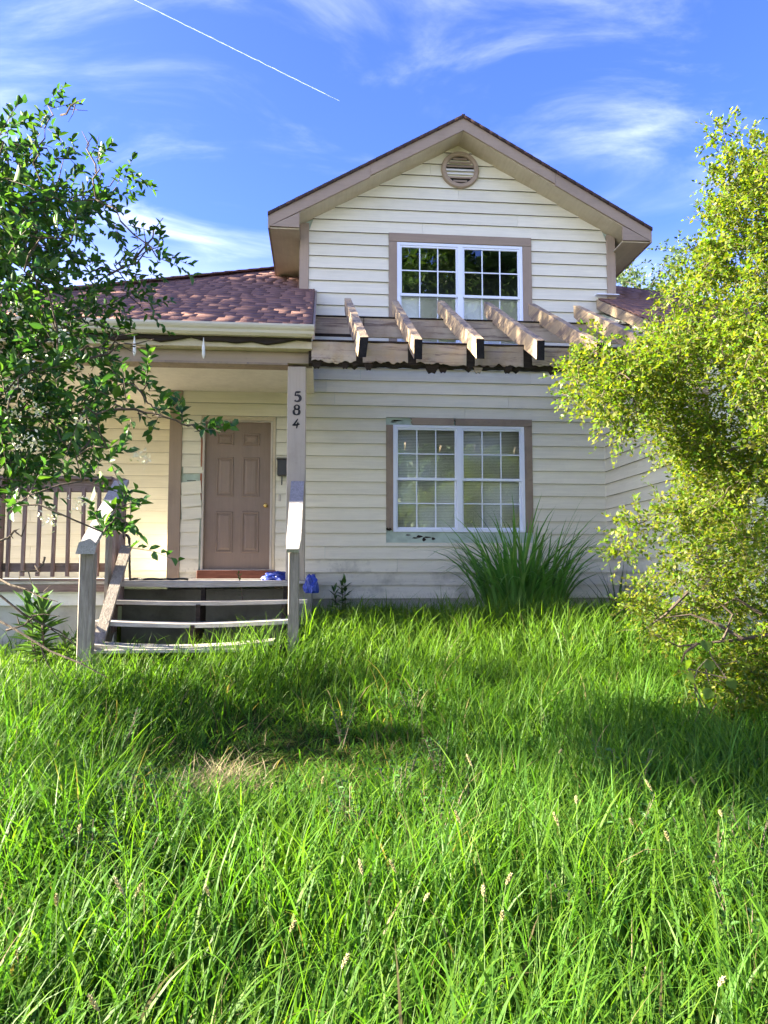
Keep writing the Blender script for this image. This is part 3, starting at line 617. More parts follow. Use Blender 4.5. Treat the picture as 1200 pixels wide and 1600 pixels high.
# deck
mb = MB().box((-7.0, 0, 0), (-.10, .138, .034)); dk = mb.build('deck_board', M['grey_x'], house, .004); y = 7.73; dk.location = (0, y, DK-.034)
while y < LW-.3:
    y += .143; o = dk.copy(); COL.objects.link(o); o.location = (0, y, DK-.034)
box('rim_joist', (-7.0, 7.737, 1.345), (-2.14, 7.79, DK-.036), M['redwood_x'], house)
box('skirt_board', (-7.0, 7.80, 1.205), (-2.13, 7.84, 1.33), M['skirt'], house, .003); box('skirt_board', (-7.0, 7.795, 1.331), (-2.13, 7.84, 1.344), M['skirt'], house)
box('foundation', (-7.0, 7.85, .2), (-2.1, 7.95, 1.205), M['concrete'], house); box('foundation', (-.32, 8.0, .2), (-.10, W-.01, DK-.04), M['concrete'], house); box('foundation', (-2.1, 8.12, .2), (-.3, 8.22, 1.36), M['dark_block'], house)

# ------------------------------------------------------------------ stripped rafter frame over the lower window
perg = empty('pergola', (2.0, 8.5, 3.9), 'peeling rafter frame over the lower window, its front beam rotting', 'pergola')
for i, (xr, xf, tw) in enumerate([(.335, .405, .12), (.965, .955, .02), (1.578, 1.588, -.01), (2.215, 2.21, .03), (2.825, 2.83, .0), (3.45, 3.46, .02)]):
    yr, yf = 9.56+random.uniform(-.03, .03), 7.15+random.uniform(-.03, .03); h = .205; wd = .083; n = 10; mb = MB(); zo = -.04+random.uniform(-.015, .01)
    sec = []
    for k in range(n+1):
        t = k/n; y = yr+(yf-yr)*t; x = xr+(xf-xr)*t; z = RZ(y)+zo; tt = tw*t; hw = wd/2*(1-.0*t)
        j = lambda a: random.uniform(-a, a)
        bt = z-h+(.035 if t < .03 else 0)+j(.004)
        sec.append([(x-hw+tt*.1+j(.002), y, z+j(.003)), (x+hw+tt*.1+j(.002), y, z+j(.003)), (x+hw-tt*.1+j(.002), y, bt), (x-hw-tt*.1+j(.002), y, bt)])
    for k in range(n):
        a, b = sec[k], sec[k+1]; mb.add(a+b, [(0, 1, 5, 4), (1, 2, 6, 5), (2, 3, 7, 6), (3, 0, 4, 7)], 0)
    mb.add(sec[0], [(0, 1, 2, 3)], 0); mb.add(sec[-1], [(3, 2, 1, 0)], 1)
    mb.build('rafter', [M['rafter'], M['endgrain']], perg)
rb = box('rear_beam', (-.095, 9.10, 4.50), (wingX-.03, 9.14, 4.745), M['beamskin'], perg, .004)
box('cap_strip', (-.09, 9.085, 4.7455), (wingX-.04, 9.15, 4.76), M['rot'], rb); box('cap_strip', (-.09, 9.07, 4.49), (.5, 9.099, 4.52), M['rot'], rb)
box('beam_joint', (.52, 9.092, 4.50), (.528, 9.0995, 4.745), M['rot'], rb)
n = 110; xs = [-.14+(wingX-.03+.14)*i/n for i in range(n+1)]
bt = [3.738+.010*mnoise.noise(Vector((i*.31, 7, 0)))+.005*mnoise.noise(Vector((i*1.7, 3, 0)))-(.03 if random.random() < .06 else 0) for i in range(n+1)]
fb = jag('front_beam', [(x, z) for x, z in zip(xs, bt)]+[(wingX-.03, 3.965), (-.14, 3.965)], 7.665, 7.80, M['rot'], perg, label='black rotting core of the front beam')
box('cap_strip', (-.10, 7.63, 3.9655), (wingX-.04, 7.81, 3.982), M['rot'], fb)
def skin(x0, x1, z0, z1, seed, parent, ym=7.645, wob=.016, jagm=.035, mat='beamskin'):
    rs = random.Random(seed); nx, nz = 34, 6; Vf = []; mb = MB()
    jb = [jagm*max(0, .5+1.3*mnoise.noise(Vector((i*.23+seed*5.1, seed*.7, 0)))+.25*mnoise.noise(Vector((i*1.9, seed*3.3, 1)))) for i in range(nx+1)]
    for j in range(nz+1):
        for i in range(nx+1):
            x = x0+(x1-x0)*i/nx; b = z0+jb[i]; z = b+(z1-b)*j/nz
            nn = mnoise.noise(Vector((x*7+seed, z*9, seed*.37)))
            y = ym-.004+nn*wob-(.008*((1-j/nz)**3))*max(0, .5+1.1*mnoise.noise(Vector((i*.35, seed*2.7, 5))))
            Vf.append((x, min(y, 7.655), z))
    o = len(Vf); Vb = [(x, y+.010, z) for x, y, z in Vf]; fs = []
    q = lambda i, j: j*(nx+1)+i
    for j in range(nz):
        for i in range(nx):
            fs.append((q(i, j), q(i+1, j), q(i+1, j+1), q(i, j+1))); fs.append((o+q(i, j+1), o+q(i+1, j+1), o+q(i+1, j), o+q(i, j)))
    for i in range(nx): fs.append((q(i, 0), o+q(i, 0), o+q(i+1, 0), q(i+1, 0))); fs.append((q(i+1, nz), o+q(i+1, nz), o+q(i, nz), q(i, nz)))
    for j in range(nz): fs.append((q(0, j+1), o+q(0, j+1), o+q(0, j), q(0, j))); fs.append((q(nx, j), o+q(nx, j), o+q(nx, j+1), q(nx, j+1)))
    mb.add(Vf+Vb, fs); mb.build('peeling_veneer', M[mat], parent, label='curling strip of pale veneer on the rotten beam')
edges = [-.11, .36, .43, .91, 1.0, 1.54, 1.63, 2.16, 2.26, 2.78, 2.87, 3.41, 3.5, 3.95]
for k in range(0, len(edges)-1, 2):
    a, b = edges[k], edges[k+1]
    skin(a, b, 3.730+.005*(k % 3), 3.962, k+1, fb, jagm=.03, wob=.016)
for (x, z, s, m) in [(1.18, 3.705, .09, 'rot'), (1.30, 3.70, .06, 'rot'), (1.68, 3.70, .055, 'beamskin'), (.25, 3.715, .05, 'rot'), (.5, 3.705, .05, 'rot'), (2.0, 3.705, .05, 'rot'), (-.05, 3.715, .06, 'rot'), (2.5, 3.705, .06, 'rot')]:
    pts = [(x-s, z+.05), (x-s*.75, z-s*.1), (x-s*.45, z-s*.55), (x-s*.1, z-s*.35), (x+s*.3, z-s*.5), (x+s*.55, z-s*.05), (x+s, z+.05)]
    jag('splinter', pts, 7.66+random.uniform(-.02, .02), 7.70, M[m], fb)

# ------------------------------------------------------------------ porch steps
steps = empty('porch_steps', (-1.2, 7.2, .7), 'weathered grey wooden steps sagging in front of the brown door', 'steps')
for i, (yf, zt, x0, x1, sag, dep) in enumerate([(7.66, 1.452, -2.135, -.31, .012, .07), (7.42, 1.272, -2.10, -.13, .018, .30), (7.12, 1.092, -2.11, -.30, .032, .30), (6.82, .912, -2.12, -.42, .045, .29)]):
    n = 14; mb = MB(); sec = []; th = .036
    if i == 0: th = .05
    for k in range(n+1):
        t = k/n; x = x0+(x1-x0)*t; z = zt-sag*math.sin(math.pi*t)+(.012*t if i == 3 else 0)+random.uniform(-.001, .001); b = .012*math.sin(math.pi*t)*(i-1)
        sec.append([(x, yf-b, z-th), (x, yf-b, z), (x, yf+dep, z), (x, yf+dep, z-th)])
    for k in range(n): mb.add(sec[k]+sec[k+1], [(0, 1, 5, 4), (1, 2, 6, 5), (2, 3, 7, 6), (3, 0, 4, 7)])
    mb.add(sec[0], [(0, 1, 2, 3)]); mb.add(sec[-1], [(3, 2, 1, 0)])
    mb.build('tread', M['grey_x'], steps)
    if i == 3: box('tread', (-2.1, yf-.03, zt-.085), (-.6, yf+.03, zt-.052), M['grey_x'], steps, .004)
for x in (-2.07, -1.19, -.36):
    prof = [(7.78, 1.41), (7.70, 1.41), (7.70, 1.228), (7.40, 1.228), (7.40, 1.048), (7.10, 1.048), (7.10, .868), (6.86, .868), (6.86, .45), (7.05, .45), (7.78, 1.02)]
    MB().prism([(x-.02, y, z) for y, z in prof], (.04, 0, 0)).build('stringer', M['grey_z'] if x < -2 else M['rot'], steps)
box('newel_post', (-2.095, 6.66, .45), (-1.975, 6.77, 1.715), M['grey_z'], steps, .006)
box('newel_post', (-.285, 6.66, .5), (-.19, 6.755, 1.72), M['grey_z'], steps, .006)
def rail(x, w_, lab, tw=0.):
    a = Vector((x, 7.735, 2.475)); b = Vector((x, 6.63, 1.735)); d = (b-a).normalized()
    mb = MB(); n = 8; sec = []; u = Vector((0, -d.z, d.y)); u = u if u.z > 0 else -u
    for k in range(n+1):
        p = a.lerp(b, k/n); hw = w_/2*(1 if k < n else .82)
        e = Vector((random.uniform(-.003, .003), 0, random.uniform(-.002, .002)))
        sec.append([p+e+Vector((-hw, 0, 0))-u*.019, p+e+Vector((-hw, 0, 0))+u*.019, p+e+Vector((hw, 0, 0))+u*.019, p+e+Vector((hw, 0, 0))-u*.019])
    for k in range(n): mb.add(sec[k]+sec[k+1], [(0, 1, 5, 4), (1, 2, 6, 5), (2, 3, 7, 6), (3, 0, 4, 7)])
    mb.add(sec[0], [(0, 1, 2, 3)]); mb.add(sec[-1], [(3, 2, 1, 0)]); mb.build('handrail', M['grey_y'], steps, label=lab)
rail(-2.035, .14, 'left handrail cap, silver and split at its lower end'); rail(-.245, .135, 'right handrail cap leaning on the porch post')
jag('rail_end_piece', [(-2.115, 1.70), (-1.955, 1.70), (-1.94, 1.79), (-2.0, 1.835), (-2.09, 1.80)], 6.61, 6.635, M['grey_y'], steps)
box('rail_post', (-2.12, 7.70, 1.2), (-1.995, 7.79, 2.50), M['redwood_z'], steps, .005)
MB().bar((-2.045, 7.62, .95), (-2.035, 7.55, 2.28), .03, .13, (0, 1, 0)).build('side_plank', M['redwood_z'], steps)
MB().bar((-2.05, 7.40, .8), (-2.04, 7.35, 2.12), .03, .13, (0, 1, 0)).build('side_plank', M['grey_z'], steps)
MB().bar((-2.03, 6.79, .62), (-1.93, 7.58, 1.80), .035, .10, (1, 0, 0)).build('diagonal_brace', M['grey_z'], steps)

# ------------------------------------------------------------------ porch railing
rl = empty('porch_railing', (-4.2, 7.8, DK), 'faded red-brown porch railing with square balusters left of the steps', 'railing')
ry = 7.765
MB().box((-6.9, ry-.055, 2.485), (-2.13, ry+.075, 2.52)).build('top_rail', M['redwood_x'], rl, .005)
box('top_rail', (-6.9, ry-.004, 2.36), (-2.13, ry+.03, 2.484), M['redwood_x'], rl, .003); box('bottom_rail', (-6.9, ry+.005, 1.545), (-2.13, ry+.04, 1.635), M['redwood_x'], rl, .003)
box('sleeper', (-6.9, ry-.05, DK), (-2.13, ry+.06, 1.475), M['redwood_x'], rl)
b0 = MB().box((-.017, 0, 0), (.017, .034, .90)).build('baluster', M['redwood_z'], rl, .003); b0.location = (-2.26, ry-.031, 1.50)
for k in range(1, 30):
    o = b0.copy(); COL.objects.link(o); o.location = (-2.26-.146*k, ry-.031+random.uniform(-.002, .002), 1.50+random.uniform(-.006, .006)); o.rotation_euler = (random.uniform(-.004, .004), random.uniform(-.012, .012), 0)
for x in (-3.24, -5.2): box('rail_post', (x-.045, ry-.08, 1.46), (x+.045, ry+.03, 2.484), M['redwood_z'], rl, .004)

# ------------------------------------------------------------------ small things on the porch
mbx = empty('mailbox', (-.48, W-.08, 2.9), 'small black wall mailbox half hidden behind the numbered post', 'mailbox')
MB().box((-.59, W-.13, 2.84), (-.36, W-.023, 3.06)).build('box', M['black'], mbx, .008); MB().prism([(-.60, W-.14, 3.061), (-.60, W-.023, 3.061), (-.60, W-.023, 3.10)], (.25, 0, 0)).build('lid', M['black'], mbx)
MB().tube([(-.53, W-.05, 2.84), (-.53, W-.06, 2.74), (-.53, W-.09, 2.72)], .008).build('newspaper_hook', M['black'], mbx)
box('door_bell', (-.575, W-.034, 2.50), (-.545, W-.0225, 2.59), M['jamb'], None, .003, label='small pale doorbell plate right of the door', cat='doorbell')
cl = onZ(158, 592, 4.0); lt = empty('ceiling_light', (cl.x, cl.y, 4.0), 'round flush light on the pale porch ceiling behind leaves', 'light')
MB().lathe([(0, -.012), (.15, -.012), (.15, -.0005)], (cl.x, cl.y, 4.0), (0, 0, 1), 28).build('base', M['trim_x'], lt)
MB().lathe([(.0, -.075), (.06, -.068), (.105, -.045), (.125, -.0125)], (cl.x, cl.y, 4.0), (0, 0, 1), 28).build('shade', M['lampglass'], lt, smooth=True)
for (x, y0, y1, lab) in [(210, 528, 556, 'short white strip dangling below the gutter near the leaves'), (318, 532, 560, 'pale peg dangling below the gutter above the porch entry')]:
    a = onY(x, y0, 7.53); b = onY(x, y1, 7.535); o = MB().tube([a+Vector((0, 0, .03)), a, a.lerp(b, .35), a.lerp(b, .8), b], [.004, .006, .016, .017, .006], 7).build('hanging_strip', M['white'], None, smooth=True); setprops(o, lab, 'strip')
def tarp(c, s, seed, lab):
    bm = bmesh.new(); bmesh.ops.create_icosphere(bm, subdivisions=4, radius=1)
    for v in bm.verts:
        p = v.co.copy(); k = 1+.35*mnoise.noise(p*1.7+Vector((seed, 0, 0)))+.25*abs(mnoise.noise(p*4+Vector((0, seed, 0))))+.10*abs(mnoise.noise(p*9+Vector((0, seed, 3))))
        v.co = Vector((p.x*s[0]*k, p.y*s[1]*k, max(-s[2]*.55, p.z*s[2]*k)))+Vector(c)
    me = bpy.data.meshes.new('tarp_bundle'); bm.to_mesh(me); bm.free(); me.materials.append(M['tarp']); o = bpy.data.objects.new('tarp_bundle', me); COL.objects.link(o); setprops(o, lab, 'tarp', 'crumpled blue tarps by the steps')
tarp((-.47, 8.05, DK+.034), (.13, .12, .062), 2.3, 'crumpled blue tarp lying on the porch by the door'); 
tarp((-.09, 7.56, 1.395), (.065, .07, .115), 5.1, 'blue tarp bundle hanging at the right end of the steps')
# cane with hooked handle against the railing post
pts = [(-1.98, 7.95, DK), (-1.985, 7.93, 1.62), (-1.985, 7.90, 1.84), (-1.985, 7.89, 1.89), (-2.0, 7.885, 1.92), (-2.025, 7.88, 1.93), (-2.05, 7.88, 1.92), (-2.06, 7.88, 1.89)]
cn = empty('walking_cane', (-1.98, 7.95, DK), 'black hooked cane standing beside the left rail post', 'cane')
MB().tube(pts[:3], .013, 8).build('shaft', M['black'], cn, smooth=True); MB().tube(pts[2:], .015, 8).build('handle', M['black'], cn, smooth=True)
pts = [(-2.0+.05*k, 8.0+.05*math.sin(k*1.3), DK+.012+.006*abs(math.sin(k*2.1))) for k in range(13)]
setprops(MB().tube(pts, .012, 7).build('hose', M['black'], None, smooth=True), 'black hose lying along the porch edge', 'hose')

# ------------------------------------------------------------------ contrail
A = onZ(150, -30, 9000.); B = onZ(531, 158, 9000.); n = 60; mb = MB(); pp = []; rr = []
for k in range(n+1):
    t = k/n; p = A.lerp(B, t); p += Vector((0, 0, 12*mnoise.noise(Vector((t*30, 1, 0))))); pp.append(p); rr.append((6.5+4*mnoise.noise(Vector((t*40, 5, 0))))*(1 if t < .9 else .35+.65*(1-t)/.1))
def contmat():
    m, nt, N, L, P = newmat('ice_trail'); v = mapv(N, L, (1, 1, 1)); g = noise_(N, L, v, .006, 5); P.inputs['Base Color'].default_value = (.9, .92, .95, 1); P.inputs['Roughness'].default_value = 1; P.inputs['Specular IOR Level'].default_value = 0
    t = N.new('ShaderNodeBsdfTransparent'); lw = N.new('ShaderNodeLayerWeight'); lw.inputs[0].default_value = .35
    a = N.new('ShaderNodeMath'); a.operation = 'MULTIPLY_ADD'; a.inputs[1].default_value = -.45; a.inputs[2].default_value = .5; L.new(lw.outputs['Facing'], a.inputs[0])
    b = N.new('ShaderNodeMath'); b.operation = 'MULTIPLY'; b.use_clamp = True; L.new(a.outputs[0], b.inputs[0]); L.new(g, b.inputs[1])
    mx = N.new('ShaderNodeMixShader'); L.new(b.outputs[0], mx.inputs[0]); L.new(t.outputs[0], mx.inputs[1]); L.new(P.outputs[0], mx.inputs[2]); L.new(mx.outputs[0], N['Material Output'].inputs[0]); return m
setprops(mb.tube(pp, rr, 10).build('contrail', contmat(), None, smooth=True), 'thin white contrail slanting across the blue sky', 'contrail')

# ------------------------------------------------------------------ vegetation helpers
def ortho(D):
    a = np.cross(D, np.array([0, 0, 1.])); l = np.linalg.norm(a, axis=1, keepdims=True); a = np.where(l < 1e-3, np.array([1., 0, 0]), a/np.maximum(l, 1e-6)); return a, np.cross(a, D)
def unit(v): return v/np.maximum(np.linalg.norm(v, axis=-1, keepdims=True), 1e-9)
def leaves(P, D, Nn, ln, wd, six=True, cup=.25):
    """P base, D leaf direction, Nn face normal hint; returns verts, quads"""
    n = len(P); S_ = unit(np.cross(D, Nn)); U = unit(np.cross(S_, D)); ln = ln[:, None]; wd = wd[:, None]
    if six:
        dr = -U*ln*.10
        T = P+D*ln+dr*1.6
        V = np.stack([P, P+D*ln*.28+S_*wd*.42+U*wd*cup, P+D*ln*.62+S_*wd*.44+U*wd*cup+dr*.5, T, P+D*ln*.62-S_*wd*.44+U*wd*cup+dr*.5, P+D*ln*.28-S_*wd*.42+U*wd*cup], 1).reshape(-1, 3)
        b = (np.arange(n)*6)[:, None]; Q = np.concatenate([b+np.array([[0, 1, 2, 3]]), b+np.array([[0, 3, 4, 5]])]); return V, Q, 6
    T = P+D*ln
    V = np.stack([P, P+D*ln*.5+S_*wd*.5+U*wd*cup*.6, T, P+D*ln*.5-S_*wd*.5+U*wd*cup*.6], 1).reshape(-1, 3)
    b = (np.arange(n)*4)[:, None]; return V, b+np.array([[0, 1, 2, 3]]), 4
def sprays(rng, C, Rad, per_area, centre, slen, nleaf, upb=.25, outb=.7):
    """twig origins and directions for leaf clusters C with radii Rad"""
    O = []; D = []
    for c, r in zip(C, Rad):
        k = max(3, int(per_area*r*r)); o = rng.normal(size=(k, 3)); o = unit(o)*rng.random((k, 1))**.5*r*.75
        d = unit(o)*outb+rng.normal(size=(k, 3))*.6+unit((c-centre)[None])*.35+np.array([0, 0, upb]); O.append(c+o); D.append(unit(d))
    return np.concatenate(O), np.concatenate(D)
def leaf_objects(V, Q2, k6, col, mat, parent):
    for i in range(len(V)//k6): npmesh('leaf', V[i*k6:(i+1)*k6], quads=Q2, mat=mat, parent=parent, col=col[i*k6:(i+1)*k6])
SIXQ = np.array([[0, 1, 2, 3], [0, 3, 4, 5]])
def foliage(name, rng, C, Rad, per_area, centre, slen, nleaf, ln, wd, cols, mat, parent, six=True, upb=.25, twigmat=None, twigr=.003, droop=.25, singles=0):
    C = np.asarray(C); O, D = sprays(rng, C, Rad, per_area, np.asarray(centre), slen, nleaf, upb); n = len(O)
    L_ = slen*rng.uniform(.5, 1.25, n); Ps = []; Ds = []; Ns = []
    a, b = ortho(D)
    for k in range(nleaf):
        t = (k+.6+rng.uniform(-.25, .25, n))/nleaf; p = O+D*(L_*t)[:, None]; p[:, 2] -= droop*L_*t*t
        ph = k*2.4+rng.uniform(0, 6.28, n)*.35; sd_ = a*np.cos(ph)[:, None]+b*np.sin(ph)[:, None]
        d = unit(D*(.5+.9*t[:, None])+sd_*1.0+rng.normal(size=(n, 3))*.25-np.array([0, 0, .12])); Ps.append(p); Ds.append(d); Ns.append(unit(np.array([0, 0, 1.])+rng.normal(size=(n, 3))*.45+sd_*-.2))
    P = np.concatenate(Ps); Dd = np.concatenate(Ds); Nn = np.concatenate(Ns); m = len(P)
    V, Q, k6 = leaves(P, Dd, Nn, ln*rng.uniform(.55, 1.25, m), wd*rng.uniform(.7, 1.2, m), six)
    cols = np.asarray(cols); ci = rng.integers(0, len(cols), m); col = cols[ci]*rng.uniform(.75, 1.2, (m, 1)); col = np.repeat(col, k6, 0)
    if singles:                               # the largest leaves in view are parts of their own
        dd = P-np.array([0, 0, EYE]); dp = dd@np.array(_f); ux = dd@np.array(_r)/dp*F; uy = dd@np.array(_u)/dp*F
        sc_ = np.where((np.abs(ux) < 590) & (np.abs(uy) < 790), np.linalg.norm(V.reshape(m, k6, 3)[:, 3]-P, axis=1)/dp, 0); pick = np.zeros(m, bool); pick[np.argsort(-sc_)[:singles]] = True
        vm = np.repeat(pick, k6); leaf_objects(V[vm], SIXQ, k6, col[vm], mat, parent); V = V[~vm]; col = col[~vm]; b_ = (np.arange(len(V)//k6)*k6)[:, None]; Q = np.concatenate([b_+SIXQ[:1], b_+SIXQ[1:]])
    o = npmesh(name, V, quads=Q, mat=mat, parent=parent, col=col); o['kind'] = 'stuff'
    if twigmat:
        e = O+D*L_[:, None]; e[:, 2] -= droop*L_; md = O+D*(L_*.5)[:, None]; md[:, 2] -= droop*L_*.25
        tv = []; 
        for (p, r_) in ((O, twigr), (md, twigr*.8), (e, twigr*.3)):
            for q in range(3): tv.append(p+a*math.cos(q*2.094)*r_+b*math.sin(q*2.094)*r_)
        tv = np.stack(tv, 1); bb = (np.arange(n)*9)[:, None]; Qs = []
        for s in (0, 3):
            for q in range(3): Qs.append(bb+np.array([[s+q, s+(q+1) % 3, s+3+(q+1) % 3, s+3+q]]))
        npmesh('twigs', tv.reshape(-1, 3), quads=np.concatenate(Qs), mat=twigmat, parent=parent)['kind'] = 'stuff'
    return o
def branches(rng, root_pts, root_r, C, parent, mat, name='limb', r_tip=.006, kink=.06, sides=5):
    """joins every cluster to the nearest node nearer the trunk"""
    nodes = [Vector(p) for p in root_pts]; rads = list(root_r); mb = MB(); mb.tube(nodes, rads, 8, cap=True); trunk = mb.build('trunk', mat, parent, smooth=True)
    mb = MB(); base = Vector(root_pts[-1]); order = sorted([Vector(c) for c in C], key=lambda c: (c-base).length)
    for c in order:
        best = min(range(len(nodes)), key=lambda i: (nodes[i]-c).length+.15*(nodes[i]-base).length*0+(.0 if i else .4)); a = nodes[best]; ra = rads[best]
        r1 = max(r_tip, min(ra*.72, ra-.002)); ln = (c-a).length; pts = [a]
        for t in (.35, .7): 
            p = a.lerp(c, t)+Vector(rng.normal(size=3))*kink*ln; p.z += .06*ln*math.sin(t*3.14); pts.append(p)
        pts.append(c); rr = [r1+(max(r_tip*.8, r1*.75)-r1)*t for t in (0, .35, .7, 1)]
        mb.tube(pts, rr, sides, cap=False); nodes += [pts[1], pts[2], c]; rads += rr[1:]
    return mb.build(name, mat, parent, smooth=True)

# ------------------------------------------------------------------ grass blades
def blades(rng, X, Y, H, lean, curl, width, az=None, seg=5, z0=None):
    n = len(X); az = rng.uniform(0, 6.283, n) if az is None else az
    th = lean[:, None]+curl[:, None]*(np.linspace(0, 1, seg+1)[None, :]**1.6); st = (H/seg)[:, None]
    dx = np.sin(th)*st; dz = np.cos(th)*st
    hx = np.concatenate([np.zeros((n, 1)), np.cumsum(dx[:, :-1], 1)], 1); hz = np.concatenate([np.zeros((n, 1)), np.cumsum(dz[:, :-1], 1)], 1)
    cx, sx = np.cos(az)[:, None], np.sin(az)[:, None]; zb = (gz(X, Y)-.01 if z0 is None else z0)[:, None]
    sw = rng.normal(0, .12, n)[:, None]*H[:, None]*np.linspace(0, 1, seg+1)[None]**2
    cen = np.stack([X[:, None]+hx*cx-sw*sx, Y[:, None]+hx*sx+sw*cx, zb+hz], 2)
    tw = az+math.pi/2+rng.normal(0, .5, n); t = np.linspace(0, 1, seg+1)[None]; wv = width[:, None]*np.minimum(1, .55+1.6*t)*(1-t**2.2)*.5
    W_ = np.stack([np.cos(tw)[:, None]*wv, np.sin(tw)[:, None]*wv, np.zeros_like(wv)], 2)
    Lf = cen[:, :-1]+W_[:, :-1]; Rt = cen[:, :-1]-W_[:, :-1]; tip = cen[:, -1:]
    V = np.concatenate([Lf, Rt, tip], 1); k = 2*seg+1; b = (np.arange(n)*k)[:, None]
    Q = np.concatenate([b+np.array([[i, i+1, seg+i+1, seg+i]]) for i in range(seg-1)]); T = b+np.array([[seg-1, 2*seg, 2*seg-1]])
    return V.reshape(-1, 3), Q, T, k
GREENS = np.array([(.048, .155, .013), (.04, .14, .018), (.07, .175, .014), (.034, .13, .022), (.09, .185, .018), (.042, .145, .028)])
def hgt(X, Y):
    f = .43+.07*np.exp(-((X-1.5)**2/5+(Y-7.4)**2/1.))+.10*fbm(X, Y, 2.2, 21)+.08*fbm(X, Y, 5.5, 22)
    flat = np.exp(-(((X+.25)/.95)**2+((Y-4.75)/.95)**2)**1.3); f = f*(1-.62*flat)
    f = f*(1-.28*np.exp(-((X+3.0)**2/1.4+(Y-6.9)**2/.9)))
    f = f*np.where(Y > 9.2, .8, 1); return np.clip(f, .09, .62), flat
def inhouse(X, Y):
    return (Y > W-.05) | ((X < -.12) & (Y > 7.78)) | ((X > -2.15) & (X < -.25) & (Y > 6.95)) | ((X > wingX-.05) & (Y > wingY-.05))
def lawn():
    rng = np.random.default_rng(5); VV = []; QQ = []; TT = []; CC = []; off = 0
    for (ya, yb, dens, seg, wm, hm) in ((1.15, 2.6, 2200, 7, 1.0, 1.0), (2.6, 4.2, 2100, 6, 1.0, 1.0), (4.2, 6.2, 1700, 5, 1.05, 1.), (6.2, 8.2, 1300, 4, 1.15, 1.), (8.2, 10.1, 1100, 4, 1.25, 1.)):
        half = .60*yb+3.0; A = (yb-ya)*2*half; n = int(A*dens); X = rng.uniform(-half, half, n)+.085*yb*.9; Y = rng.uniform(ya, yb, n)
        cl = fbm(X, Y, 9, 31)*.5+fbm(X, Y, 3, 32)*.5; keep = (rng.random(n) < .78+.5*cl) & ~inhouse(X, Y) & ((np.abs(X-.085*Y) < .56*Y+.8) | ((np.abs(X-.085*Y) < .56*Y+2.9) & (rng.random(n) < .55))); X, Y = X[keep], Y[keep]; n = len(X)
        H, flat = hgt(X, Y); H = H*rng.uniform(.45, 1.18, n)*hm
        broad = rng.random(n) < .5; wd = np.where(broad, rng.uniform(.008, .0145, n), rng.uniform(.003, .006, n))*wm
        lean = np.abs(rng.normal(.16, .14, n))+flat*rng.uniform(.3, 1.0, n); curl = np.where(broad, rng.uniform(.8, 2.8, n), rng.uniform(.2, 1.6, n))
        H = H*np.where(broad, 1.08, 1.0)
        wind = 1.2+.9*fbm(X, Y, 1.6, 41); az = np.where(rng.random(n) < .45, wind+rng.normal(0, .8, n), rng.uniform(0, 6.283, n))
        V, Q, T, k = blades(rng, X, Y, H, lean, curl, wd, az, seg)
        patch = fbm(X, Y, 1.3, 51)*.5+.5; ci = rng.integers(0, len(GREENS), n); col = GREENS[ci]*1.32*rng.uniform(.75, 1.25, (n, 1))
        warm = np.clip(.5*patch, 0, 1)[:, None]; col = col*(1-warm*.35)+np.array([.105, .165, .022])*warm*.35
        nb = np.clip((Y-5.2)/2.2, 0, 1)[:, None]; col = col*(1-.35*nb)+np.array([.16, .25, .02])*.35*nb  # yellower near the house: the sunlit band put into the blade colour
        dry = rng.random(n) < .018+.10*flat; col[dry] = np.array([.30, .25, .12])*rng.uniform(.6, 1.1, (dry.sum(), 1))
        VV.append(V); QQ.append(Q+off); TT.append(T+off); cg = np.repeat(col[:, None], k, 1); tt = np.concatenate([np.arange(seg)/seg, np.arange(seg)/seg, [1.]])[None, :, None]; cg = cg*(.72+.28*tt)*(1-.4*tt)+np.array([.15, .25, .02])*.4*tt*(~dry)[:, None, None]+cg*.4*tt*dry[:, None, None]; CC.append(cg.reshape(-1, 3)); off += len(V)
    o = npmesh('grass', np.concatenate(VV), quads=np.concatenate(QQ), tris=np.concatenate(TT), mat=M['blade'], col=np.concatenate(CC))
    setprops(o, 'tall uncut green lawn grass rising to the house', 'grass', kind='stuff'); print('grass verts', off)
lawn()
def haypatch():
    rng = np.random.default_rng(8); c = onZ(332, 1212, .42); n = 700; X = rng.normal(c.x, .12, n); Y = rng.normal(c.y, .13, n)
    V, Q, T, k = blades(rng, X, Y, rng.uniform(.12, .3, n), rng.uniform(.7, 1.45, n), rng.uniform(.1, .8, n), rng.uniform(.002, .005, n), seg=4, z0=gz(X, Y)+rng.uniform(.0, .10, n))
    col = np.repeat(np.array([.42, .34, .2])*rng.uniform(.6, 1.15, (n, 1)), k, 0); o = npmesh('dry_grass', V, quads=Q, tris=T, mat=M['hay'], col=col)
    setprops(o, 'small tuft of matted straw-coloured grass in the flattened hollow', 'dry grass', kind='stuff')
haypatch()

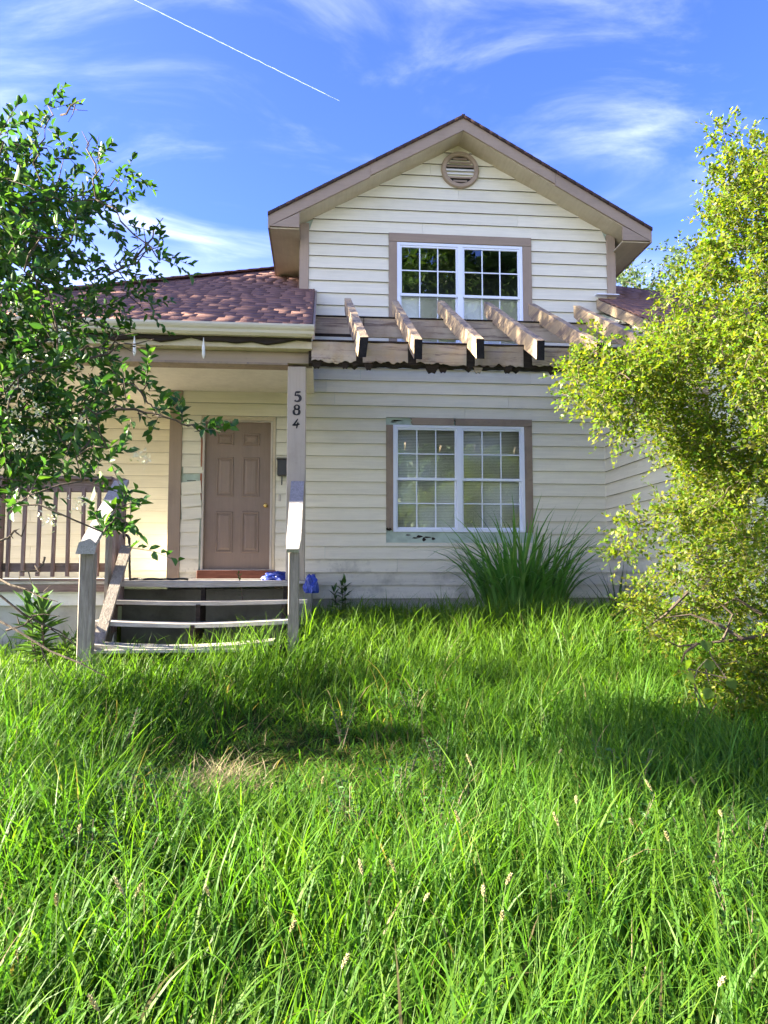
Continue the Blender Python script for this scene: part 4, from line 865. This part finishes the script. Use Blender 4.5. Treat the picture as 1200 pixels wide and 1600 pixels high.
def clump(name, cx, cy, n, Hlo, Hhi, rad, lab, cat, seed, curl=(.5, 1.7), lean=(.05, .5), wd=(.014, .026), cols=None, group=None, z0=None):
    rng = np.random.default_rng(seed); a = rng.uniform(0, 6.283, n); r = rad*np.sqrt(rng.random(n)); X = cx+r*np.cos(a); Y = cy+r*np.sin(a)*.7
    az = a+rng.normal(0, .5, n); H = rng.uniform(Hlo, Hhi, n)*(1-.25*rng.random(n)); ln = lean[0]+(lean[1]-lean[0])*(r/rad)*rng.uniform(.4, 1.1, n)
    V, Q, T, k = blades(rng, X, Y, H, ln, rng.uniform(*curl, n), rng.uniform(*wd, n), az, 9, z0=z0 if z0 is None else np.full(n, z0))
    cols = np.array(cols if cols is not None else [(.05, .115, .03), (.04, .095, .03), (.065, .14, .035), (.085, .16, .04)]); col = np.repeat(cols[rng.integers(0, len(cols), n)]*rng.uniform(.75, 1.2, (n, 1)), k, 0)
    o = npmesh(name, V, quads=Q, tris=T, mat=M['reed'], col=col); setprops(o, lab, cat, group); return o
clump('ornamental_grass', 2.48, 9.0, 330, 1.2, 1.85, .46, 'large arching clump of broad-bladed grass in front of the lower window', 'grass clump', 3, wd=(.03, .052), lean=(.0, .3), curl=(.4, 2.6), cols=[(.12, .29, .06), (.1, .26, .06), (.15, .32, .08), (.19, .34, .1)])
clump('ornamental_grass', 3.72, 8.7, 46, .5, 1.15, .22, 'thin upright tuft of tall grass by the house inner corner', 'grass clump', 6, curl=(.2, 1.1), lean=(.02, .3))
clump('ornamental_grass', 3.2, 8.2, 60, .4, .8, .3, 'low loose tuft of grass right of the big clump', 'grass clump', 16, curl=(.4, 1.5), lean=(.05, .5), wd=(.01, .018))

# ------------------------------------------------------------------ broad-leaved weeds
def milkweed(x, y, h, nst, lab, seed, ll=.17, lw=.055, z0=None, pal=None):
    rng = np.random.default_rng(seed); g = gzf(x, y) if z0 is None else z0; root = empty('broadleaf_weed', (x, y, g), lab, 'weed'); mb = MB(); P = []; D = []
    for s in range(nst):
        a = rng.uniform(0, 6.28); top = Vector((x+.12*math.cos(a)*(s > 0)+rng.normal(0, .02), y+.10*math.sin(a)*(s > 0), g+h*rng.uniform(.75, 1.0))); b = Vector((x+.04*math.cos(a)*(s > 0), y, g)); mb.tube([b, b.lerp(top, .5), top], [.009, .007, .004], 6)
        k = int(7+5*h)
        for i in range(k):
            t = .22+.78*i/(k-1); p = b.lerp(top, t); ph = (i % 2)*1.57+rng.normal(0, .25)
            for q in (0, 3.14159):
                P.append(p); el = .25+.9*t**3; D.append((math.cos(ph+q)*math.cos(el), math.sin(ph+q)*math.cos(el), math.sin(el)))
    mb.build('stem', M['twig'], root); P = np.array(P); D = unit(np.array(D)+rng.normal(0, .1, (len(P), 3))); m = len(P)
    V, Q, k6 = leaves(P, D, np.tile([0, 0, 1.], (m, 1)), ll*rng.uniform(.6, 1.15, m), lw*rng.uniform(.7, 1.1, m), True, .12)
    pal = np.array(pal or [(.07, .15, .035), (.06, .13, .045), (.09, .17, .05)]); leaf_objects(V, SIXQ, k6, mat=M['weed'], parent=root, col=np.repeat(pal[rng.integers(0, len(pal), m)]*rng.uniform(.8, 1.2, (m, 1)), k6, 0))
p = onY(85, 990, 7.3); milkweed(p.x, 7.0, .78, 5, 'tall milkweed with long pale leaves left of the steps', 1, .22, .07)
p = onY(50, 990, 7.45); milkweed(p.x-.05, 7.45, .5, 2, 'short milkweed behind the tall one by the porch skirt', 21)
p = onY(540, 950, 9.6); milkweed(p.x, 9.6, .62, 3, 'milkweed growing against the siding right of the steps', 2, .15, .045)
milkweed(onY(380, 930, 7.75).x, 7.76, .30, 1, 'small weed growing up through the porch steps', 3, .06, .02, z0=1.24)
milkweed(onY(118, 1000, 6.9).x, 6.95, .35, 2, 'dark leafy weed at the foot of the left newel post', 4, .12, .05)

def seedstalk(px, py, hgt_, seed, lab, plump):
    rng = np.random.default_rng(seed); Z = .9
    for _ in range(12): p = onZ(px, py, Z); Z = gzf(p.x, p.y)+hgt_
    p = onZ(px, py, Z); az = rng.uniform(0, 6.28); ln = rng.uniform(.02, .12); b = Vector((p.x-ln*math.cos(az), p.y-ln*math.sin(az), gzf(p.x, p.y)-.01)); root = empty('seed_stalk', b, lab, 'seed head', 'pale seed heads standing above the lawn')
    hd = plump*rng.uniform(.03, .05); d = (p-b).normalized(); d2 = (d+Vector((math.cos(az), math.sin(az), 0))*.35).normalized()
    MB().tube([b, b.lerp(p, .5)-Vector((math.cos(az), math.sin(az), 0))*.02, p-d2*hd], [.0018, .0015, .001], 5).build('stem', M['stalk'], root)
    mb = MB(); N_ = int(16+10*plump)
    for i in range(N_):
        t = i/N_; q = p-d2*hd*(1-t); ph = i*2.4; rr = .006*math.sin(math.pi*(.12+.8*t))+.002; e = q+Vector((math.cos(ph), math.sin(ph), 0))*rr+d2*.008; mb.tube([q, q.lerp(e, .5), e], [.001, .0022, .0005], 4, cap=False)
    mb.build('head', M['straw'], root)
SH = [(88, 1398, 'far left'), (220, 1382, ''), (140, 1556, ''), (668, 1398, ''), (755, 1386, ''), (798, 1366, ''), (785, 1425, ''), (322, 1385, ''), (562, 1345, ''), (985, 1280, ''), (1125, 1268, ''), (730, 1180, ''), (712, 1268, ''), (1080, 1215, ''), (1130, 1528, ''), (543, 1492, ''), (876, 1172, ''), (865, 1270, ''), (180, 1372, ''), (1040, 1300, ''), (1010, 1220, ''), (125, 1290, ''), (505, 1215, ''), (610, 1345, ''), (460, 1440, ''), (900, 1245, ''), (425, 1225, '')]
for i, (x, y, _) in enumerate(SH): seedstalk(x, y, .36+.16*random.random(), 50+i, 'pale dry seed head on a thin stalk above the lawn', random.choice([.6, .8, .9, 1.2]))

# low leafy weeds among the grass
rngw = np.random.default_rng(77)
for i in range(34):
    if i < 16: px, py = rngw.uniform(0, 260), rngw.uniform(1130, 1330)
    elif i < 26: px, py = rngw.uniform(500, 720), rngw.uniform(1090, 1290)
    else: px, py = rngw.uniform(850, 1190), rngw.uniform(1150, 1500)
    p = onZ(px, py, .75); q = onZ(px, py, gzf(p.x, p.y)+.28); x, y = q.x, q.y; g = gzf(x, y); h = rngw.uniform(.25, .42); P = []; D = []
    root = empty('leafy_weed', (x, y, g), 'low soft-leaved weed hidden among the lawn grass', 'weed', 'low leafy weeds in the lawn'); mb = MB()
    for s in range(6):
        a = rngw.uniform(0, 6.28); t_ = Vector((x+.10*math.cos(a), y+.10*math.sin(a), g+h*rngw.uniform(.6, 1))); b = Vector((x, y, g)); mb.tube([b, b.lerp(t_, .5)+Vector((0, 0, .02)), t_], [.003, .0025, .0015], 4)
        for k in range(13):
            t = .3+.7*k/12; P.append(b.lerp(t_, t)); ph = k*2.4; D.append((math.cos(ph), math.sin(ph), .35))
    mb.build('stem', M['twig'], root); P = np.array(P); D = unit(np.array(D)+rngw.normal(0, .2, (len(P), 3))); m = len(P)
    V, Q, k6 = leaves(P, D, np.tile([0, 0, 1.], (m, 1))+rngw.normal(0, .3, (m, 3)), .042*rngw.uniform(.6, 1.2, m), .017*rngw.uniform(.7, 1.2, m), True, .1)
    npmesh('leaves', V, quads=Q, mat=M['weed'], parent=root, col=np.repeat(np.array([.055, .14, .03])*rngw.uniform(.75, 1.4, (m, 1)), k6, 0))['kind'] = 'stuff'

# ------------------------------------------------------------------ left shrub: near the camera, dark, with white blossom
def left_shrub():
    rng = np.random.default_rng(14); root = empty('flowering_shrub', (-2.35, 3.7, gzf(-2.35, 3.7)), 'tall dark-leaved shrub with white blossom at the left edge', 'shrub')
    px = [(75, 165, 22), (70, 200, 26), (60, 242, 28), (18, 225, 36), (38, 282, 42), (0, 300, 48), (112, 248, 16), (152, 250, 22), (188, 266, 20), (182, 292, 26), (150, 312, 32), (108, 312, 34), (60, 332, 46), (15, 382, 55), (92, 385, 34), (132, 362, 34), (188, 345, 18),
          (55, 432, 52), (0, 462, 55), (140, 425, 30), (178, 412, 22), (222, 382, 12), (245, 402, 17), (232, 430, 20), (196, 462, 26), (150, 478, 34), (90, 505, 46), (28, 545, 55), (222, 482, 18), (180, 515, 22), (120, 560, 40), (60, 602, 50), (190, 600, 34), (15, 655, 52), (128, 640, 44), (198, 640, 28), (245, 650, 20), (283, 662, 15), (312, 674, 12), (100, 700, 42), (58, 742, 36), (128, 752, 30), (15, 722, 40), (168, 700, 24), (180, 808, 17), (194, 842, 17), (162, 832, 14), (205, 818, 10), (-60, 300, 60), (-70, 420, 70), (-80, 540, 70), (-70, 660, 70), (-60, 780, 50), (-140, 480, 80), (-140, 620, 80), (-150, 350, 70), (25, 790, 24), (230, 600, 18), (150, 590, 30), (75, 660, 40)]+[(int(rng.uniform(-400, -60)), int(rng.uniform(180, 720)), int(rng.uniform(55, 85))) for _ in range(26)]
    C = []; Rr = []
    for (x, y, r) in px:
        Yd = 3.45+rng.uniform(-.55, .65)
        if y > 590 and x > 100: Yd = 2.75+rng.uniform(-.35, .3)
        if y > 780: Yd = 2.6
        c = onY(x, y, Yd); C.append(tuple(c)); Rr.append(r*Yd/F*1.12)
        if r > 33:                                        # depth: fill the crown behind and in front
            for s in (-1, 1):
                Y2 = Yd+s*rng.uniform(.4, .8)
                if Y2 > 2.4: C.append(tuple(onY(x+rng.uniform(-20, 20)-12, y+rng.uniform(-20, 20), Y2))); Rr.append(r*Y2/F)
    g = gzf(-2.35, 3.7); branches(rng, [(-2.35, 3.7, g-.1), (-2.3, 3.65, 1.0), (-2.2, 3.55, 1.75), (-2.05, 3.5, 2.3)], [.06, .05, .042, .034], C, root, M['bark'], r_tip=.0035, kink=.07)
    pal = [(.045, .12, .028), (.036, .1, .03), (.065, .15, .026), (.05, .13, .04), (.09, .18, .03)]
    C = np.array(C); low = C[:, 2] < 2.6
    foliage('leaf_crown', rng, C, Rr, 600, (-2.2, 3.6, 2.4), .16, 9, .047, .024, pal, M['leaf_tree'], root, True, .25, M['twig'], .0018, singles=300)
    # bare twigs
    mb = MB()
    for (x0, y0, x1, y1, Yd) in [(95, 180, 130, 155, 3.5), (150, 270, 128, 205, 3.5), (110, 380, 130, 285, 3.4), (55, 375, 100, 245, 3.6), (170, 430, 250, 385, 3.3), (210, 405, 255, 340, 3.3), (60, 540, 170, 480, 3.2), (110, 560, 220, 520, 3.0), (0, 930, 120, 1010, 3.1), (-10, 965, 170, 1060, 3.0), (0, 905, 90, 940, 3.2), (10, 985, 60, 960, 3.1), (180, 640, 270, 655, 2.7), (140, 560, 240, 530, 2.9), (0, 845, 40, 820, 3.1), (70, 870, 30, 905, 3.1)]:
        a = onY(x0, y0, Yd); b = onY(x1, y1, Yd+rng.uniform(-.2, .2)); pts = [a.lerp(b, t)+Vector(rng.normal(size=3))*.012*(0 < t < 1) for t in (0, .25, .5, .75, 1)]; mb.tube(pts, [.005, .0045, .004, .003, .0015], 5)
        for t in (.4, .65):
            q = a.lerp(b, t); e = q+(b-a)*.22+Vector(rng.normal(size=3))*.05; mb.tube([q, q.lerp(e, .5)+Vector(rng.normal(size=3))*.008, e], [.003, .002, .001], 4)
    mb.build('bare_twigs', M['bark'], root)['kind'] = 'stuff'
    for i, (x, y) in enumerate([(31, 605), (21, 646), (35, 694), (55, 690), (123, 788), (79, 815), (222, 716), (42, 560), (112, 560), (10, 600), (60, 640), (25, 480), (125, 655), (95, 520)]):
        Yd = 2.75+rng.uniform(-.1, .3); c = onY(x, y, Yd); n = 26; P = c[:]+rng.normal(size=(n, 3))*.018; D = unit(rng.normal(size=(n, 3))-np.array([0, .5, 0])); V, Q, _ = leaves(np.array(P), D, unit(rng.normal(size=(n, 3))), np.full(n, .016), np.full(n, .009)); npmesh('blossom', V, quads=Q, mat=M['petal'], parent=root)
left_shrub()

# ------------------------------------------------------------------ right shrub: sunlit golden green
def inpoly(x, y, poly):
    c = False; j = len(poly)-1
    for i in range(len(poly)):
        (a, b), (d, e) = poly[i], poly[j]
        if (b > y) != (e > y) and x < (d-a)*(y-b)/(e-b)+a: c = not c
        j = i
    return c
GOLD = [(.145, .215, .014), (.115, .195, .014), (.185, .225, .022), (.08, .17, .016), (.195, .205, .03), (.135, .205, .02)]
def right_shrub():
    rng = np.random.default_rng(23); x0, y0 = 4.35, 5.6; root = empty('golden_shrub', (x0, y0, gzf(x0, y0)), 'tall sunlit yellow-green shrub filling the right edge', 'shrub')
    poly = [(1125, 205), (1165, 215), (1210, 205), (1330, 260), (1380, 500), (1380, 900), (1300, 985), (1190, 985), (1100, 975), (1010, 985), (985, 960), (975, 900), (960, 860), (985, 815), (1040, 800), (1075, 770), (1090, 735), (1060, 715), (1010, 690), (965, 672), (925, 655), (905, 620), (880, 592), (905, 570), (900, 548), (945, 540), (980, 555), (1015, 505), (1050, 470), (1080, 430), (1098, 410), (1130, 372), (1105, 310), (1140, 265)]
    C = []; Rr = []
    while len(C) < 600:
        x = rng.uniform(870, 1385); y = rng.uniform(200, 990)
        if not inpoly(x, y, poly) or (y > 790 and rng.random() < .4): continue
        e = min(min(math.hypot(x-a, y-b) for a, b in poly), 160); th = .25+1.0*(e/160)
        Yd = 5.55+rng.uniform(-1, 1)*th-.35*(x < 1000)
        C.append(tuple(onY(x, y, Yd))); Rr.append(rng.uniform(.11, .19))
    g = gzf(x0, y0); branches(rng, [(x0, y0, g-.1), (x0-.05, y0, 1.1), (x0-.15, y0-.02, 1.7), (x0-.2, y0, 2.4), (x0-.15, y0+.05, 3.2)], [.085, .075, .062, .05, .035], C, root, M['bark'], r_tip=.004)
    foliage('leaf_crown', rng, np.array(C), Rr, 800, (x0-.2, y0, 2.8), .17, 10, .040, .024, GOLD, M['leaf_gold'], root, False, .25, M['twig'], .0016)
    mb = MB()
    for pts in ([(1210, 990), (1150, 1000), (1100, 1005), (1060, 1010), (1010, 985)], [(1160, 998), (1120, 975), (1080, 960), (1040, 965)], [(1130, 1000), (1145, 960), (1110, 930)], [(1190, 960), (1150, 935), (1120, 950)], [(1075, 925), (1040, 960), (1005, 985)], [(1200, 690), (1150, 700), (1090, 720)], [(1090, 1005), (1070, 1020), (1065, 1035)]):
        P = [onY(a, b, 5.0+.05*k) for k, (a, b) in enumerate(pts)]; mb.tube(P, [.014-.010*k/(len(P)-1) for k in range(len(P))], 6)
    mb.build('bare_branches', M['bark'], root)['kind'] = 'stuff'
right_shrub()
def low_bush(cx, cy, px_list, lab, seed, pal, ln=.05, wd=.032, Y0=4.9, name='bush'):
    rng = np.random.default_rng(seed); root = empty(name, (cx, cy, gzf(cx, cy)), lab, 'bush'); C = []; Rr = []
    for (x, y, r) in px_list:
        for k in range(6):
            Yd = Y0+rng.uniform(-.35, .5); C.append(tuple(onY(x+rng.uniform(-r, r)*.5, y+rng.uniform(-r, r)*.4, Yd))); Rr.append(r*Yd/F*.8)
    g = gzf(cx, cy); branches(rng, [(cx, cy, g-.05), (cx, cy, g+.15), (cx-.02, cy, g+.3)], [.03, .026, .02], C, root, M['bark'], r_tip=.003)
    foliage('leaf_crown', rng, np.array(C), Rr, 900, (cx, cy, g+.2), .15, 8, ln, wd, pal, M['leaf_gold'], root, True, .25, M['twig'], .0016)
low_bush(3.25, 4.95, [(1110, 1050, 28), (1150, 1030, 30), (1190, 1020, 35), (1100, 1090, 28), (1150, 1075, 36), (1195, 1070, 40), (1135, 1115, 32), (1180, 1120, 40), (1160, 1150, 30), (1200, 1160, 35), (1235, 1050, 45), (1240, 1120, 45)], 'low golden bush under the tall right shrub', 31, GOLD, .042, .026)

# vine with round leaves on the low bush
def vine():
    rng = np.random.default_rng(41); P = []; D = []; root = empty('vine', (2.95, 4.6, gzf(2.95, 4.6)), 'vine with big round pale leaves over the low right bush', 'vine'); mb = MB(); prev = None
    for (x, y) in [(1085, 1150), (1095, 1105), (1085, 1060), (1105, 1030), (1110, 1075), (1125, 1095), (1112, 1120), (1075, 1045), (1135, 1060), (1100, 1000)]:
        c = onY(x, y, 4.5); P.append(tuple(c)); D.append((rng.normal(0, .5), -.5, rng.normal(0, .4)-.3))
        if prev is not None and (c-prev).length < .45: mb.tube([prev, prev.lerp(c, .5)+Vector((0, .03, 0)), c], .004, 5)
        prev = c
    g = gzf(2.95, 4.6); mb.tube([(2.95, 4.6, g), Vector(P[0])], .006, 5); mb.build('stem', M['twig'], root); P = np.array(P); D = unit(np.array(D)); m = len(P)
    V, Q, k6 = leaves(P, D, np.tile([0, -1., .4], (m, 1)), np.full(m, .085), np.full(m, .085), True, .08); leaf_objects(V, SIXQ, k6, mat=M['leaf_gold'], parent=root, col=np.repeat(np.array([.15, .24, .035])*rng.uniform(.8, 1.2, (m, 1)), k6, 0))
vine()

# ------------------------------------------------------------------ trees: one behind the house, others stand left of and behind the viewer (seen in the panes, shading the lawn)
def tree(x, y, h, rad, lab, seed, pal, nclus=150, ln=.16, wd=.09, base=.3, per=60, cr=.55, group=None, nleaf=8):
    rng = np.random.default_rng(seed); g = gzf(max(-14, min(14, x)), y); root = empty('tree', (x, y, g), lab, 'tree', group); C = []
    while len(C) < nclus:
        u = rng.uniform(-1, 1, 3)
        if (u**2).sum() > 1 or (u**2).sum() < .12: continue
        q = 1+.25*mnoise.noise(Vector(u)*2.1+Vector((seed, 0, 0)))
        C.append((x+u[0]*rad*q, y+u[1]*rad*q, g+h*(base+(1-base)*(.5+.5*u[2]*q))))
    branches(rng, [(x, y, g-.2), (x+.05, y, g+h*base*.6), (x-.05, y, g+h*base), (x, y, g+h*.55), (x+.1, y, g+h*.8)], [rad*.075, rad*.062, rad*.055, rad*.035, rad*.015], C, root, M['bark'], r_tip=.012, sides=4)
    foliage('leaf_crown', rng, np.array(C), np.full(len(C), cr), per, (x, y, g+h*.6), cr*.9, nleaf, ln, wd, pal, M['leaf_far'], root, False, .15)
FAR = [(.05, .10, .03), (.065, .12, .03), (.085, .14, .03), (.04, .085, .035)]
p = onY(1040, 400, 21); tree(p.x, 21, 11.0, 2.6, 'pale green tree top showing above the right roof', 61, [(.09, .14, .06), (.075, .125, .05), (.11, .15, .07)], 140, .13, .08, .35, 70, .5)
G_ = 'trees around the yard outside the view'
tree(-8.5, 9.0, 3.9, 1.2, 'unseen bushy small tree added to keep sun off the porch wall', 70, FAR, 70, .11, .07, .12, 75, .42, G_)  # out of view, added left of the porch to block low sun
tree(-7.5, 5.2, 4.7, 1.3, 'slender tree left of the blossom shrub', 68, FAR, 26, .13, .08, .3, 50, .45, G_)
tree(-10.3, 9.5, 12.0, 2.1, 'tree left of the house that shades the porch roof', 62, FAR, 160, .15, .09, .5, 55, .6, G_)
tree(5.2, -9.5, 15.5, 4.8, 'broad tree across the street mirrored in the right panes', 66, FAR, 330, .26, .15, .12, 55, .85, G_)
